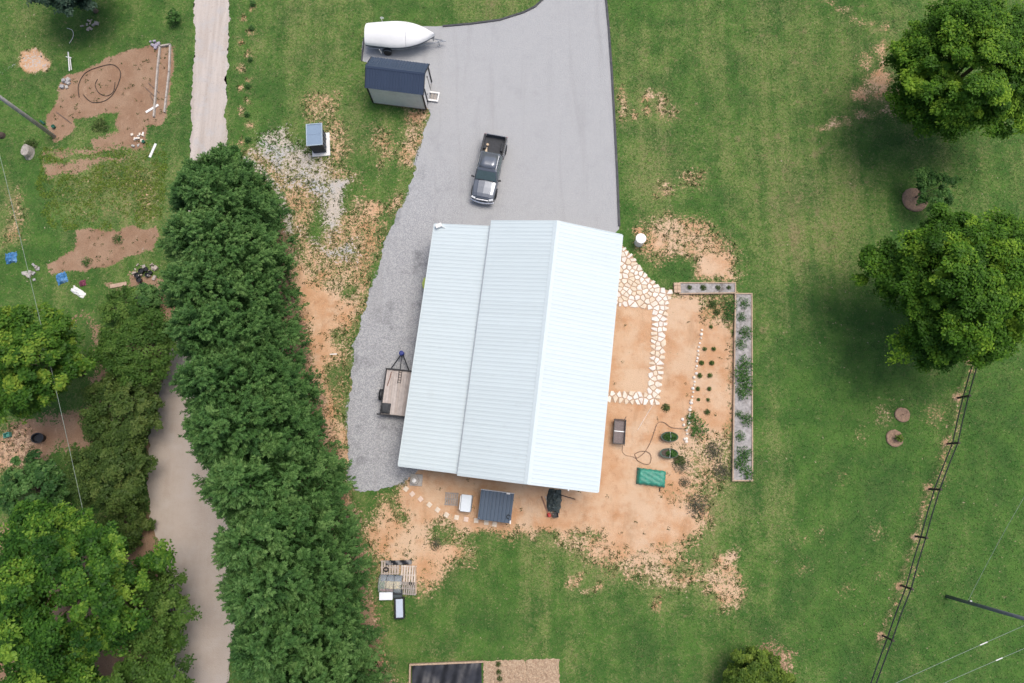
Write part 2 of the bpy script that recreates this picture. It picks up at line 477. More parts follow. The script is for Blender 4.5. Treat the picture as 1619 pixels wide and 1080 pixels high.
# yard under the left trees
paint('brown', [(95, 510), (145, 500), (150, 590), (130, 650), (95, 660), (30, 660), (0, 690), (-60, 700), (-60, 760), (0, 745), (60, 735), (90, 700), (110, 720), (240, 700), (240, 820), (170, 830), (60, 830), (-60, 830), (-60, 1150), (240, 1150), (262, 900), (230, 700), (262, 560), (200, 540), (120, 500)], 0.9, 0.8)
paint('soil', [(-40, 690), (40, 670), (60, 690), (50, 735), (-40, 770)], 0.5, 0.8)
# mulch under cypress row
paint('brown', [(395, 300), (445, 320), (475, 440), (510, 590), (545, 700), (560, 800), (590, 930), (620, 1100), (500, 1150), (440, 1150), (440, 800), (400, 600), (380, 400)], 0.85, 0.8)
paint('soil', [(560, 820), (600, 880), (600, 1000), (640, 1080), (600, 1090), (570, 900)], 0.35, 0.8)
for b in [(1390, 845, 9, 9), (1300, 845, 7, 6), (1268, 898, 8, 6), (1390, 915, 7, 5), (1360, 690, 8, 5), (1270, 860, 10, 5), (1330, 760, 6, 12), (1450, 900, 8, 8), (1340, 935, 10, 6)]:
    paint('soil', blob(*b), 0.36, 0.7)

def ground_material():
    t = NT('lawn_and_soil')
    n1 = t.noise(1.7, 6, 0.62)
    n2 = t.noise(9.5, 4, 0.6)
    n3 = t.noise(5.2, 3, 0.55, dist=0.6)
    n = t.math('SUBTRACT', t.math('ADD', t.math('ADD', t.math('MULTIPLY', n1, 0.55), t.math('MULTIPLY', n2, 0.75)), t.math('MULTIPLY', n3, 1.1)), 1.2)
    def fac(layer, amp=1.4, lo=0.37, hi=0.63):
        return t.step(t.math('ADD', t.attr(layer), t.math('MULTIPLY', n, amp)), lo, hi)
    dry = t.math('SUBTRACT', t.attr('dry'), t.math('MULTIPLY', t.attr('dark'), 0.55))
    g = grass_color(t, dry)
    fine = t.noise(14, 4, 0.7)
    blot = t.noise(0.45, 5, 0.6)
    soil = t.mix(t.step(blot, 0.35, 0.65), (0.49, 0.272, 0.142), (0.57, 0.375, 0.235))
    soil = t.mix(t.step(t.noise(1.3, 6, 0.72), 0.52, 0.75), soil, (0.39, 0.21, 0.11))
    soil = t.mix(t.math('MULTIPLY', t.step(fine, 0.52, 0.72), 0.5), soil, (0.64, 0.47, 0.33))
    soil = t.mix(t.math('MULTIPLY', t.step(t.noise(0.7, 5, 0.65, stretch=(1, 0.25, 1, R(8)), dist=0.8), 0.54, 0.72), 0.55), soil, (0.37, 0.225, 0.125))
    soil = t.mix(t.math('MULTIPLY', t.step(t.noise(0.33, 5, 0.65, vec=t.math_vec(t.P(), (17, 3, 0))), 0.44, 0.62), 0.75), soil, (0.59, 0.435, 0.30))
    pale = t.mix(t.step(fine, 0.35, 0.65), (0.40, 0.345, 0.28), (0.55, 0.50, 0.44))
    pale = t.mix(t.step(blot, 0.45, 0.65), pale, (0.43, 0.44, 0.45))
    brown = t.mix(t.step(blot, 0.35, 0.65), (0.27, 0.165, 0.105), (0.335, 0.225, 0.15))
    brown = t.mix(t.math('MULTIPLY', t.step(fine, 0.48, 0.68), 0.65), brown, (0.17, 0.105, 0.07))
    brown = t.mix(t.math('MULTIPLY', t.step(t.noise(2.2, 5, 0.7, stretch=(1, 0.4, 1, R(-20))), 0.53, 0.7), 0.5), brown, (0.40, 0.28, 0.19))
    grey = t.mix(fine, (0.20, 0.205, 0.215), (0.42, 0.42, 0.43))
    tan = t.mix(fine, (0.20, 0.165, 0.075), (0.36, 0.28, 0.15))
    g = t.mix(t.math('MULTIPLY', fac('soil', 1.0, 0.10, 0.50), 0.7), g, tan)
    c = t.mix(fac('brown'), g, brown)
    c = t.mix(fac('soil'), c, soil)
    c = t.mix(fac('pale'), c, pale)
    c = t.mix(fac('grey', 0.9), c, grey)
    t.color(c)
    t.rough(0.95)
    t.b.inputs['Specular IOR Level'].default_value = 0.15
    h = t.math('ADD', t.math('MULTIPLY', n2, 0.7), fine)
    t.bump(h, 0.55, 0.06)
    return t.m

def ground_sheet():
    nx, ny = GX.shape
    me = bpy.data.meshes.new('ground')
    co = np.stack([GX, GY, np.zeros_like(GX)], -1).reshape(-1, 3)
    idx = np.arange(nx * ny).reshape(nx, ny)
    q = np.stack([idx[:-1, :-1], idx[1:, :-1], idx[1:, 1:], idx[:-1, 1:]], -1).reshape(-1, 4)
    fill_mesh(me, co, q)
    for k, L in LAY.items():
        a = me.attributes.new(k, 'FLOAT', 'POINT')
        a.data.foreach_set('value', L.reshape(-1).astype(np.float32))
    me.materials.append(ground_material())
    return tag(link('ground', me), kind='structure')

def fill_mesh(me, co, quads, nv=4):
    me.vertices.add(len(co)); me.vertices.foreach_set('co', np.asarray(co, np.float32).reshape(-1))
    me.loops.add(quads.size); me.loops.foreach_set('vertex_index', quads.reshape(-1).astype(np.int32))
    me.polygons.add(len(quads)); me.polygons.foreach_set('loop_start', np.arange(0, quads.size, nv, dtype=np.int32))
    me.update(calc_edges=True)
ground_sheet()

def lay_at(layer, x, y):
    i = np.clip(((x - xs[0]) / STEP).round().astype(int) + len(far), 0, GX.shape[0] - 1)
    j = np.clip(((y - ys[0]) / STEP).round().astype(int) + len(far), 0, GX.shape[1] - 1)
    return LAY[layer][i, j]

# ------------------------------------------------------------------ drives as sheets with ragged rims
def ragged(pts, amp, seg=0.2, seed=0, keep=()):
    P = [S(*p).to_2d() for p in pts]
    out = []
    rr = random.Random(seed)
    for i, a in enumerate(P):
        b = P[(i + 1) % len(P)]
        n = max(1, int((b - a).length / seg))
        nrm = Vector((-(b - a).y, (b - a).x)).normalized()
        for k in range(n):
            p = a.lerp(b, k / n)
            am = 0 if i in keep else amp
            w = float(val_noise(np.array([p.x]), np.array([p.y]), 1.1, seed + 50)[0]) * 1.3 + float(val_noise(np.array([p.x]), np.array([p.y]), 0.35, seed + 60)[0]) * 0.7
            out.append(p + nrm * (w + rr.uniform(-0.35, 0.35)) * am)
    return out

def flat(name, poly, z, mat):
    bm = bmesh.new()
    vs = [bm.verts.new((p[0], p[1], z)) for p in poly]
    f = bm.faces.new(vs)
    bmesh.ops.triangulate(bm, faces=[f])
    bmesh.ops.recalc_face_normals(bm, faces=bm.faces)
    me = bpy.data.meshes.new(name); bm.to_mesh(me); bm.free()
    if me.polygons[0].normal.z < 0: me.flip_normals()
    me.materials.append(mat)
    return tag(link(name, me), kind='structure')

def gravel_material():
    t = NT('crushed_gravel')
    v = t.voro(17, out='Color')
    sep = t.n.new('ShaderNodeSeparateColor'); t.l.new(v, sep.inputs[0])
    big = t.noise(0.16, 4, 0.6); mid = t.noise(1.2, 5, 0.65); fine = t.noise(9, 3, 0.7)
    stone = t.ramp(sep.outputs[0], [(0.0, (0.225, 0.233, 0.245)), (0.5, (0.32, 0.33, 0.345)), (1.0, (0.45, 0.455, 0.46))])
    packed = t.mix(t.math('ADD', t.math('MULTIPLY', mid, 0.5), t.math('MULTIPLY', fine, 0.5)), (0.335, 0.345, 0.355), (0.415, 0.42, 0.42))
    # packed fines in the middle of the yard, loose stone to the south and west
    x = t.n.new('ShaderNodeSeparateXYZ'); t.l.new(t.P(), x.inputs[0])
    loose = t.step(t.math('ADD', t.math('ADD', t.math('MULTIPLY', x.outputs[1], -0.045), t.math('MULTIPLY', x.outputs[0], -0.045)), t.math('MULTIPLY', t.math('SUBTRACT', big, 0.5), 1.6)), -1.15, 0.1)
    c = t.mix(t.math('MULTIPLY_ADD', loose, 0.75, 0.12), packed, stone)
    dk = t.step(t.math('ADD', t.noise(0.5, 5, 0.65), t.math('MULTIPLY', fine, 0.3)), 0.66, 0.9)
    c = t.mix(t.math('MULTIPLY', dk, t.math('MULTIPLY_ADD', loose, 0.7, 0.12)), c, (0.13, 0.135, 0.145))
    c = t.mix(t.math('MULTIPLY', t.step(t.noise(0.8, 3, 0.55, stretch=(1, 0.08, 1, R(6)), dist=0.6), 0.52, 0.72), 0.30), c, (0.27, 0.27, 0.27))
    t.color(c); t.rough(0.92); t.b.inputs['Specular IOR Level'].default_value = 0.2
    t.bump(t.math('ADD', t.voro(17), fine), 0.5, 0.03)
    return t.m
MAT_GRAVEL = gravel_material()
DRIVE = [(952, -60), (958, 0), (962, 40), (967, 110), (972, 200), (976, 280), (979, 362), (940, 400), (890, 690), (700, 735), (650, 750), (620, 770), (590, 778), (556, 777), (551, 740), (550, 690), (552, 640), (556, 590), (563, 540), (573, 500), (585, 460), (597, 420), (610, 385), (622, 350), (640, 315), (654, 280), (662, 245), (671, 205), (678, 176), (640, 140), (590, 99), (571, 97), (573, 66), (600, 40), (690, 42), (745, 38), (790, 32), (828, 20), (846, 11), (862, -4), (905, -60)]
flat('gravel_driveway', ragged(DRIVE, 0.16, 0.13, 3, keep=(0, 1, 2, 3, 4, 5, 6, 31, 32, 33, 34, 35, 36, 37, 38, 39)), 0.012, MAT_GRAVEL)

def dirt_road_material():
    t = NT('packed_dirt_road')
    mid = t.noise(0.8, 5, 0.65); fine = t.noise(11, 4, 0.7)
    rut = t.noise(0.8, 4, 0.6, stretch=(1, 0.07, 1, R(3)), dist=0.5)
    c = t.mix(t.step(rut, 0.35, 0.65), (0.40, 0.35, 0.31), (0.52, 0.47, 0.43))
    c = t.mix(t.math('MULTIPLY', t.step(mid, 0.48, 0.66), 0.65), c, (0.43, 0.415, 0.41))
    c = t.mix(t.math('MULTIPLY', t.step(t.noise(2.6, 5, 0.7), 0.54, 0.72), 0.5), c, (0.36, 0.29, 0.24))
    c = t.mix(t.math('MULTIPLY', t.step(fine, 0.54, 0.70), 0.6), c, (0.24, 0.21, 0.185))
    x = t.n.new('ShaderNodeSeparateXYZ'); t.l.new(t.P(), x.inputs[0])
    s = t.math('MULTIPLY', t.step(x.outputs[1], 18, 6), 0.75)
    c = t.mix(s, c, t.mix(mid, (0.37, 0.295, 0.235), (0.53, 0.475, 0.425)))
    t.color(c); t.rough(0.95); t.b.inputs['Specular IOR Level'].default_value = 0.15
    t.bump(fine, 0.5, 0.04)
    return t.m
ROAD = [(308, -40), (307, 60), (305, 130), (303, 190), (300, 260), (300, 400), (288, 500), (262, 590), (234, 690), (230, 770), (240, 830), (262, 900), (275, 1000), (262, 1150), (352, 1150), (362, 1020), (385, 940), (385, 850), (370, 750), (350, 620), (345, 520), (348, 400), (355, 255), (357, 190), (359, 130), (361, 60), (363, -40)]
flat('dirt_road', ragged(ROAD, 0.14, 0.13, 5), 0.008, dirt_road_material())
# ------------------------------------------------------------------ vegetation
def leaf_material(name, dark, mid, light, trans=0.25, gloss=0.45):
    t = NT(name)
    tone = t.attr('tone')
    oi = t.n.new('ShaderNodeObjectInfo')
    tone = t.math('ADD', tone, t.math('MULTIPLY', t.math('SUBTRACT', oi.outputs['Random'], 0.5), 0.16))
    c = t.ramp(tone, [(0.0, dark), (0.5, mid), (1.0, light)])
    t.color(c); t.rough(gloss)
    t.b.inputs['Specular IOR Level'].default_value = 0.12
    tr = t.n.new('ShaderNodeBsdfTranslucent'); t.l.new(c, tr.inputs[0])
    mx = t.n.new('ShaderNodeMixShader'); mx.inputs[0].default_value = trans
    out = t.n['Material Output']
    t.l.new(t.b.outputs[0], mx.inputs[1]); t.l.new(tr.outputs[0], mx.inputs[2]); t.l.new(mx.outputs[0], out.inputs[0])
    return t.m
LEAF = {
    'cypress': leaf_material('cypress_foliage', (0.032, 0.088, 0.024), (0.076, 0.172, 0.044), (0.165, 0.285, 0.085), 0.22),
    'oak': leaf_material('oak_foliage', (0.036, 0.100, 0.010), (0.090, 0.210, 0.018), (0.26, 0.415, 0.036), 0.35),
    'maple': leaf_material('maple_foliage', (0.022, 0.072, 0.012), (0.070, 0.175, 0.022), (0.24, 0.38, 0.050), 0.3),
    'gold': leaf_material('yellow_green_foliage', (0.030, 0.090, 0.012), (0.085, 0.190, 0.022), (0.28, 0.38, 0.050), 0.3),
    'plum': leaf_material('fine_foliage', (0.045, 0.105, 0.020), (0.090, 0.180, 0.034), (0.155, 0.250, 0.055), 0.3),
    'olive': leaf_material('dull_foliage', (0.042, 0.080, 0.020), (0.080, 0.138, 0.032), (0.135, 0.190, 0.050), 0.3),
    'blue': leaf_material('blue_green_foliage', (0.022, 0.050, 0.030), (0.045, 0.085, 0.055), (0.090, 0.140, 0.100), 0.2),
    'lime': leaf_material('lime_foliage', (0.045, 0.095, 0.014), (0.105, 0.175, 0.024), (0.22, 0.31, 0.050), 0.3),
    'herb': leaf_material('herb_foliage', (0.030, 0.085, 0.020), (0.065, 0.160, 0.035), (0.14, 0.27, 0.065), 0.3),
    'weed': leaf_material('weed_foliage', (0.040, 0.070, 0.018), (0.070, 0.110, 0.030), (0.13, 0.16, 0.055), 0.25),
}
BARK = M('bark', (0.16, 0.12, 0.09), 0.9, 0.35, 9, bump=0.6, bscale=14)

def unit(a):
    return a / (np.linalg.norm(a, axis=-1, keepdims=True) + 1e-9)

def leaf_mesh(name, cen, nrm, axis, ln, wd, tone, mat):
    """one folded-diamond face per leaf"""
    nrm = unit(nrm)
    ax = unit(axis - nrm * (axis * nrm).sum(-1, keepdims=True))
    sd = np.cross(nrm, ax)
    ln = ln[:, None]; wd = wd[:, None]
    v = np.stack([cen - ax * ln * 0.5, cen + sd * wd * 0.5 + nrm * wd * 0.12, cen + ax * ln * 0.5, cen - sd * wd * 0.5 + nrm * wd * 0.12], 1).reshape(-1, 3)
    q = np.arange(len(v)).reshape(-1, 4)
    me = bpy.data.meshes.new(name)
    fill_mesh(me, v, q)
    a = me.attributes.new('tone', 'FLOAT', 'FACE')
    a.data.foreach_set('value', np.clip(tone, 0, 1).astype(np.float32))
    me.materials.append(mat)
    return me

def rdir(rng, n):
    return unit(rng.normal(size=(n, 3)))

def broad_crown(seed, R_, Rz, cz, n_cl, per, ls, mat, cl_r=(0.5, 1.0), lobes=(), shell=0.55, spread=0.16, droop=0.2, cut=-0.5):
    """leaf cloud: clumps through the crown volume, leaves on and in each clump"""
    rng = np.random.default_rng(seed)
    d = rdir(rng, n_cl * 3)
    d = d[d[:, 2] > cut][:n_cl]
    n_cl = len(d)
    rad = shell + (1 - shell) * rng.random(n_cl) ** 0.6
    # uneven outline: directional lumps
    lump = 1 + spread * (np.sin(d[:, 0] * 5.1 + seed) + np.sin(d[:, 1] * 6.3 + 2 * seed) + np.sin((d[:, 0] + d[:, 1]) * 9 + seed)) / 1.6
    c = d * (rad * lump)[:, None] * np.array([R_, R_, Rz]) + np.array([0, 0, cz])
    for (lx, ly, lz, lr, k) in lobes:
        e = rdir(rng, k); e[:, 2] = np.abs(e[:, 2]) * 0.9 - 0.1
        c = np.vstack([c, np.array([lx, ly, lz]) + e * lr * (0.5 + 0.5 * rng.random((k, 1)))])
    c = c[c[:, 2] > 0.25]
    n_cl = len(c)
    rc = rng.uniform(*cl_r, n_cl)
    tcl = np.clip(rng.normal(0.42, 0.22, n_cl), 0.05, 0.95)
    idx = np.repeat(np.arange(n_cl), per)
    e = rdir(rng, len(idx)); e[:, 2] = np.where(e[:, 2] < -0.3, -e[:, 2], e[:, 2])
    rr = rng.random(len(idx)) ** 0.45
    # every clump is six smaller tufts, so its outline breaks up
    sub_e = rdir(rng, n_cl * 6).reshape(n_cl, 6, 3); sub_e[:, :, 2] = np.abs(sub_e[:, :, 2]) * 0.8
    sub_r = rng.uniform(0.5, 1.15, (n_cl, 6))
    which = rng.integers(0, 6, len(idx))
    sc = (sub_e * sub_r[:, :, None])[idx, which]
    cen = c[idx] + (sc * 0.75 + e * (0.55 * rr)[:, None]) * rc[idx][:, None] * np.array([1, 1, 0.75])
    tsub = rng.normal(0, 0.10, (n_cl, 6))[idx, which]
    out = unit(c - np.array([0, 0, cz - Rz * 0.4]))[idx]
    nrm = e * 0.6 + out * 0.3 + np.array([0, 0, 0.75]) + rng.normal(0, 0.35, e.shape)
    axis = e + rng.normal(0, 0.5, e.shape) - np.array([0, 0, droop])
    l = ls * rng.uniform(0.7, 1.3, len(idx))
    tone = tcl[idx] + tsub + rng.normal(0, 0.14, len(idx))
    return leaf_mesh('crown', cen, nrm, axis, l, l * rng.uniform(0.5, 0.75, len(idx)), tone, mat), c

def trunk_mb(h, r, targets, seed, lean=(0, 0)):
    rr = random.Random(seed)
    mb = MB()
    top = Vector((lean[0], lean[1], h))
    pts = [Vector((0, 0, -0.05)), Vector((0, 0, 0.25))] + [Vector((lean[0] * k + rr.uniform(-.08, .08), lean[1] * k + rr.uniform(-.08, .08), 0.25 + (h - 0.25) * k)) for k in (0.3, 0.6, 1.0)]
    mb.tube(pts, [r * 1.45, r * 1.05, r * 0.92, r * 0.8, r * 0.6], 9)
    for q in targets:
        q = Vector(q)
        s = pts[rr.choice((2, 3, 4))]
        mid = s.lerp(q, 0.5) + Vector((rr.uniform(-.3, .3), rr.uniform(-.3, .3), rr.uniform(0, .5)))
        mb.tube([s, mid, q], [r * 0.42, r * 0.26, r * 0.07], 6)
    return mb

def tree(name, label, px, mesh_clumps, th, tr, seed, group=None, limbs=14, rz=0.0, scale=1.0, cat='tree'):
    me, c = mesh_clumps
    base = px if isinstance(px, Vector) else S(*px)
    t = thing(name, label, cat, base, rz, group)
    rng = random.Random(seed)
    tg = [tuple(c[i]) for i in rng.sample(range(len(c)), min(limbs, len(c)))]
    trunk_mb(th, tr, tg, seed).build('trunk', BARK, t, smooth=True)
    link('crown', me, t)
    if scale != 1.0: t.scale = (scale,) * 3
    return t

# the two big shade trees at the right
tree('shade_tree', 'large round dark green shade tree in the upper right corner by the red bare soil', (1446, 184),
     broad_crown(21, 4.9, 4.0, 6.3, 310, 430, 0.19, LEAF['oak'], (0.4, 1.2), lobes=[(-2.9, -1.4, 4.3, 1.8, 16), (3, -2.6, 4.6, 2.0, 16)], spread=0.10, shell=0.5), 4.5, 0.34, 21, 'big shade trees on the lawn')
tree('shade_tree', 'largest shade tree with bright lit clumps, beside the rail fence end', (1440, 492),
     broad_crown(35, 4.9, 4.0, 6.6, 320, 430, 0.19, LEAF['oak'], (0.4, 1.2), lobes=[(-4.6, 1.6, 5.0, 1.9, 26), (-2.2, -3.8, 4.5, 1.8, 16), (3.2, 3.6, 6.0, 1.8, 18)], spread=0.10, shell=0.5), 4.6, 0.36, 35, 'big shade trees on the lawn')
# left yard
tree('maple_tree', 'yellow green broadleaf tree at the left edge above the shaded yard', (130, 590),
     broad_crown(4, 3.5, 3.1, 6.2, 150, 300, 0.22, LEAF['gold'], (0.4, 1.0), lobes=[(-2.4, 1.5, 5.2, 1.8, 18)]), 4.2, 0.24, 4, 'trees in the left yard')
tree('maple_tree', 'big bright green broadleaf tree filling the lower left corner', (205, 905),
     broad_crown(9, 4.6, 3.6, 6.6, 230, 300, 0.22, LEAF['maple'], (0.4, 1.05), lobes=[(-3.5, -3.2, 5.5, 2.3, 30), (-3.6, 3.3, 5.0, 2.0, 26)]), 4.4, 0.3, 9, 'trees in the left yard')
tree('maple_tree', 'bright green broadleaf tree cut by the bottom edge in the left corner', (170, 1085),
     broad_crown(13, 4.0, 3.2, 5.6, 170, 300, 0.22, LEAF['maple'], (0.4, 1.05)), 4.0, 0.26, 13, 'trees in the left yard')
tree('plum_tree', 'fine leaved mid green tree beside the shaded track at the left', (252, 563),
     broad_crown(17, 2.9, 1.7, 3.3, 120, 190, 0.17, LEAF['plum'], (0.4, 0.8), shell=0.45), 2.2, 0.15, 17, 'small trees along the left track')
tree('plum_tree', 'dull green spreading tree south of the fine leaved tree by the track', (232, 652),
     broad_crown(18, 2.6, 1.5, 2.7, 120, 200, 0.18, LEAF['olive'], (0.4, 0.8), shell=0.45, lobes=[(-1.8, -1.4, 2.2, 1.3, 14)]), 1.9, 0.13, 18, 'small trees along the left track')
tree('plum_tree', 'dull olive tree below the black pot in the left yard', (214, 742),
     broad_crown(19, 2.9, 1.4, 2.5, 130, 190, 0.18, LEAF['olive'], (0.4, 0.8), shell=0.45), 1.8, 0.13, 19, 'small trees along the left track')
tree('plum_tree', 'airy olive green tree leaning over the pale track at lower left', (283, 945),
     broad_crown(20, 2.7, 1.9, 3.6, 105, 170, 0.18, LEAF['plum'], (0.4, 0.85), shell=0.4, lobes=[(1.6, -2.2, 2.6, 1.0, 10)]), 2.4, 0.13, 20, 'small trees along the left track')
tree('plum_tree', 'fine green tree at the bottom edge beside the pale track', (272, 1060),
     broad_crown(22, 2.5, 1.8, 3.2, 95, 170, 0.18, LEAF['plum'], (0.4, 0.85), shell=0.4), 2.2, 0.13, 22, 'small trees along the left track')
tree('evergreen_shrub', 'dark evergreen bush at the left edge between the two broadleaf trees', (78, 775),
     broad_crown(23, 2.2, 1.6, 1.8, 80, 150, 0.22, LEAF['cypress'], (0.4, 0.7)), 1.3, 0.1, 23, cat='bush')
tree('evergreen_shrub', 'small green bush between soil beds and the fine leaved tree', (208, 490),
     broad_crown(24, 1.5, 0.9, 1.0, 45, 120, 0.16, LEAF['plum'], (0.3, 0.6)), 0.8, 0.07, 24, cat='bush')
tree('evergreen_shrub', 'dark green bush touching the white bags beside the soil path', (243, 478),
     broad_crown(25, 1.2, 0.8, 0.9, 40, 110, 0.16, LEAF['cypress'], (0.3, 0.5)), 0.7, 0.07, 25, cat='bush')
tree('leafy_bush', 'low green bush by the tyre at the edge of the pale track', (212, 826),
     broad_crown(26, 1.7, 0.9, 0.9, 60, 120, 0.18, LEAF['olive'], (0.3, 0.6)), 0.7, 0.07, 26, cat='bush')
tree('blue_green_tree', 'dark blue green tree cut by the top left edge', (152, 18),
     broad_crown(27, 3.1, 2.2, 3.9, 110, 170, 0.22, LEAF['blue'], (0.4, 0.8), lobes=[(2.0, -0.6, 3.2, 1.1, 10)]), 2.6, 0.17, 27, cat='tree')
tree('young_tree', 'small green tree standing in a mulch ring between the big shade trees', (1448, 312),
     broad_crown(28, 1.5, 1.05, 2.0, 44, 130, 0.16, LEAF['herb'], (0.3, 0.5), shell=0.3, spread=0.3), 1.5, 0.06, 28, cat='tree')
tree('garden_bush', 'round yellow green bush cut by the bottom edge beside straw mulch', (1182, 1074),
     broad_crown(29, 2.2, 1.6, 1.6, 100, 260, 0.18, LEAF['lime'], (0.4, 0.65), spread=0.08), 1.0, 0.09, 29, cat='bush')
tree('clipped_bush', 'small round clipped bush on the lawn left of the pale dirt road', (279, 34),
     broad_crown(30, 0.55, 0.5, 0.55, 34, 90, 0.12, LEAF['herb'], (0.14, 0.22), shell=0.7, spread=0.03), 0.4, 0.04, 30, cat='bush')
tree('leafy_bush', 'light green leafy sapling at the upper end of the cypress row', (378, 262),
     broad_crown(31, 1.0, 0.8, 1.5, 34, 110, 0.18, LEAF['herb'], (0.25, 0.45), shell=0.3), 1.0, 0.05, 31, cat='bush')

# --- cypress row
def cypress_crown(seed, H, Rm, n_br=260, n_per=8, per=34):
    """boughs on the outline, each a fan of feathery sprays"""
    rng = np.random.default_rng(seed)
    u = rng.random(n_br) ** 0.85
    zb = 0.3 + u * (H - 0.6)
    kb = zb / H
    prof = Rm * np.clip(1 - kb ** 2.7, 0, 1) ** 0.72 * np.clip(0.72 + kb * 1.6, 0, 1)
    th = rng.random(n_br) * 2 * PI
    lump = 0.90 + 0.10 * np.sin(3 * th + zb * 0.9 + seed) + rng.normal(0, 0.12, n_br)
    r = prof * lump
    cb = np.stack([np.cos(th) * r, np.sin(th) * r, zb], 1)
    ob = unit(np.stack([np.cos(th), np.sin(th), 0.55 + kb * 1.0], 1) + rng.normal(0, 0.15, (n_br, 3)))
    tb = np.clip(rng.normal(0.40, 0.14, n_br), 0.05, 0.9)
    bl = rng.uniform(0.75, 1.25, n_br) * (1.05 - 0.4 * kb)
    ib = np.repeat(np.arange(n_br), n_per)
    fan = rdir(rng, len(ib))
    out = unit(ob[ib] + fan * 0.5)
    c = cb[ib] + (out - ob[ib]) * (bl[ib] * 0.55)[:, None] + ob[ib] * (rng.uniform(-0.35, 0.35, len(ib)) * bl[ib])[:, None]
    slen = bl[ib] * rng.uniform(0.7, 1.15, len(ib))
    tsp = tb[ib] + rng.normal(0, 0.07, len(ib))
    idx = np.repeat(np.arange(len(ib)), per)
    s = rng.random(len(idx)) ** 0.8
    side = rdir(rng, len(idx)); o = out[idx]
    side = unit(side - o * (side * o).sum(-1, keepdims=True))
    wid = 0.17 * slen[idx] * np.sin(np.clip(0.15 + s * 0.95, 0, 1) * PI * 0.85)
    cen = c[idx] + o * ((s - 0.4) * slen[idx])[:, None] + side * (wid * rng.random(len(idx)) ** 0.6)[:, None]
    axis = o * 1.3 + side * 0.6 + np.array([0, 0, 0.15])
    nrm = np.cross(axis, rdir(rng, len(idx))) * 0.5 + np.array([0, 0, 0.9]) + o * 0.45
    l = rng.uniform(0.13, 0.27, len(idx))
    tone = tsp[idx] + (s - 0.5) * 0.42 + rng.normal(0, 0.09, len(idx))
    # inner leaf faces added to block light, inner shade put into their dark tone
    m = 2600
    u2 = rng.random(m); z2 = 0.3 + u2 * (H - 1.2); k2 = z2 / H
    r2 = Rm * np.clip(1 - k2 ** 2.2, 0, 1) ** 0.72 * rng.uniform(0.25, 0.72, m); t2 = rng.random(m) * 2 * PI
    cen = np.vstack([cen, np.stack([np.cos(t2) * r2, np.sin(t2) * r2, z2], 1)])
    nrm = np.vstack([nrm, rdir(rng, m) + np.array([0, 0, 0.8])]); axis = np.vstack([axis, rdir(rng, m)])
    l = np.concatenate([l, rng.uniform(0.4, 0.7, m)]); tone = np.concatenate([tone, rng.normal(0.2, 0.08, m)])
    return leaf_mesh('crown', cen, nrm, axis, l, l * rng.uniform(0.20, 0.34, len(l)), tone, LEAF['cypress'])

CYP = [cypress_crown(100 + i, 14.0, 3.25) for i in range(3)]
CYP_S = cypress_crown(120, 8.5, 2.9, 150)
row = [(396, 338, 8.6), (406, 392, 12.0), (414, 452, 13.4), (426, 515, 14.2), (442, 578, 15.0), (458, 640, 15.8), (476, 703, 15.8), (494, 765, 15.7), (506, 828, 15.6), (517, 890, 15.5), (529, 952, 15.5), (541, 1014, 15.6), (555, 1076, 15.6), (568, 1140, 15.5)]
cyp_trunk = {}
for i, (bx, by, h) in enumerate(row):
    small = h < 9
    H0 = 8.5 if small else 14.0
    lab = ('shortest cypress, at the upper road end of the dense row' if i == 0 else
           f'tall dense green cypress, {ORD[i]} in the row counted from the road end')
    t = thing('cypress_tree', lab, 'tree', S(bx + random.uniform(-4, 4), by + random.uniform(-4, 4)), random.uniform(0, 6.28), 'row of tall cypress trees')
    key = small
    if key not in cyp_trunk:
        cyp_trunk[key] = MB().tube([(0, 0, -0.05), (0, 0, 0.4), (0.05, 0, H0 * 0.5), (0, 0, H0 * 0.95)], [0.30, 0.22, 0.15, 0.03], 8).mesh('trunk', BARK, True)
    link('trunk', cyp_trunk[key], t)
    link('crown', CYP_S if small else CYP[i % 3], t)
    k = random.uniform(0.94, 1.05)
    t.scale = (k, k, h / H0)

# --- small plants
def herb_mesh(seed, r, h, n, ls, mat, upright=0.6, wr=0.45):
    rng = np.random.default_rng(seed)
    e = rdir(rng, n); e[:, 2] = np.abs(e[:, 2])
    rr = rng.random(n) ** 0.5
    cen = e * rr[:, None] * np.array([r, r, h]) + np.array([0, 0, 0.03])
    nrm = e * 0.5 + np.array([0, 0, 0.9]) + rng.normal(0, 0.4, e.shape)
    ax = e + np.array([0, 0, upright]) + rng.normal(0, 0.3, e.shape)
    l = ls * rng.uniform(0.6, 1.4, n)
    return leaf_mesh('foliage', cen, nrm, ax, l, l * wr, rng.normal(0.45, 0.2, n), mat)

def plant(name, label, px, me, sc=1.0, group=None, cat='plant', z=0.0, stem=0.25):
    t = thing(name, label, cat, S(px[0], px[1], z), random.uniform(0, 6.28), group)
    link('foliage', me, t)
    MB().tube([(0, 0, -0.02), (0, 0, stem)], [0.015, 0.008], 5).build('stem', BARK, t)
    t.scale = (sc,) * 3
    return t
HM = {'ball': [herb_mesh(40 + i, 0.24, 0.30, 260, 0.075, LEAF['olive']) for i in range(2)],
      'herb': [herb_mesh(50 + i, 0.8, 0.65, 210, 0.19, LEAF['herb'], 0.6, 0.35) for i in range(3)],
      'weed': [herb_mesh(60 + i, 0.45, 0.32, 220, 0.13, LEAF['weed'], 0.3) for i in range(3)],
      'ever': [herb_mesh(70 + i, 0.26, 0.55, 240, 0.11, LEAF['cypress'], 0.9) for i in range(2)]}
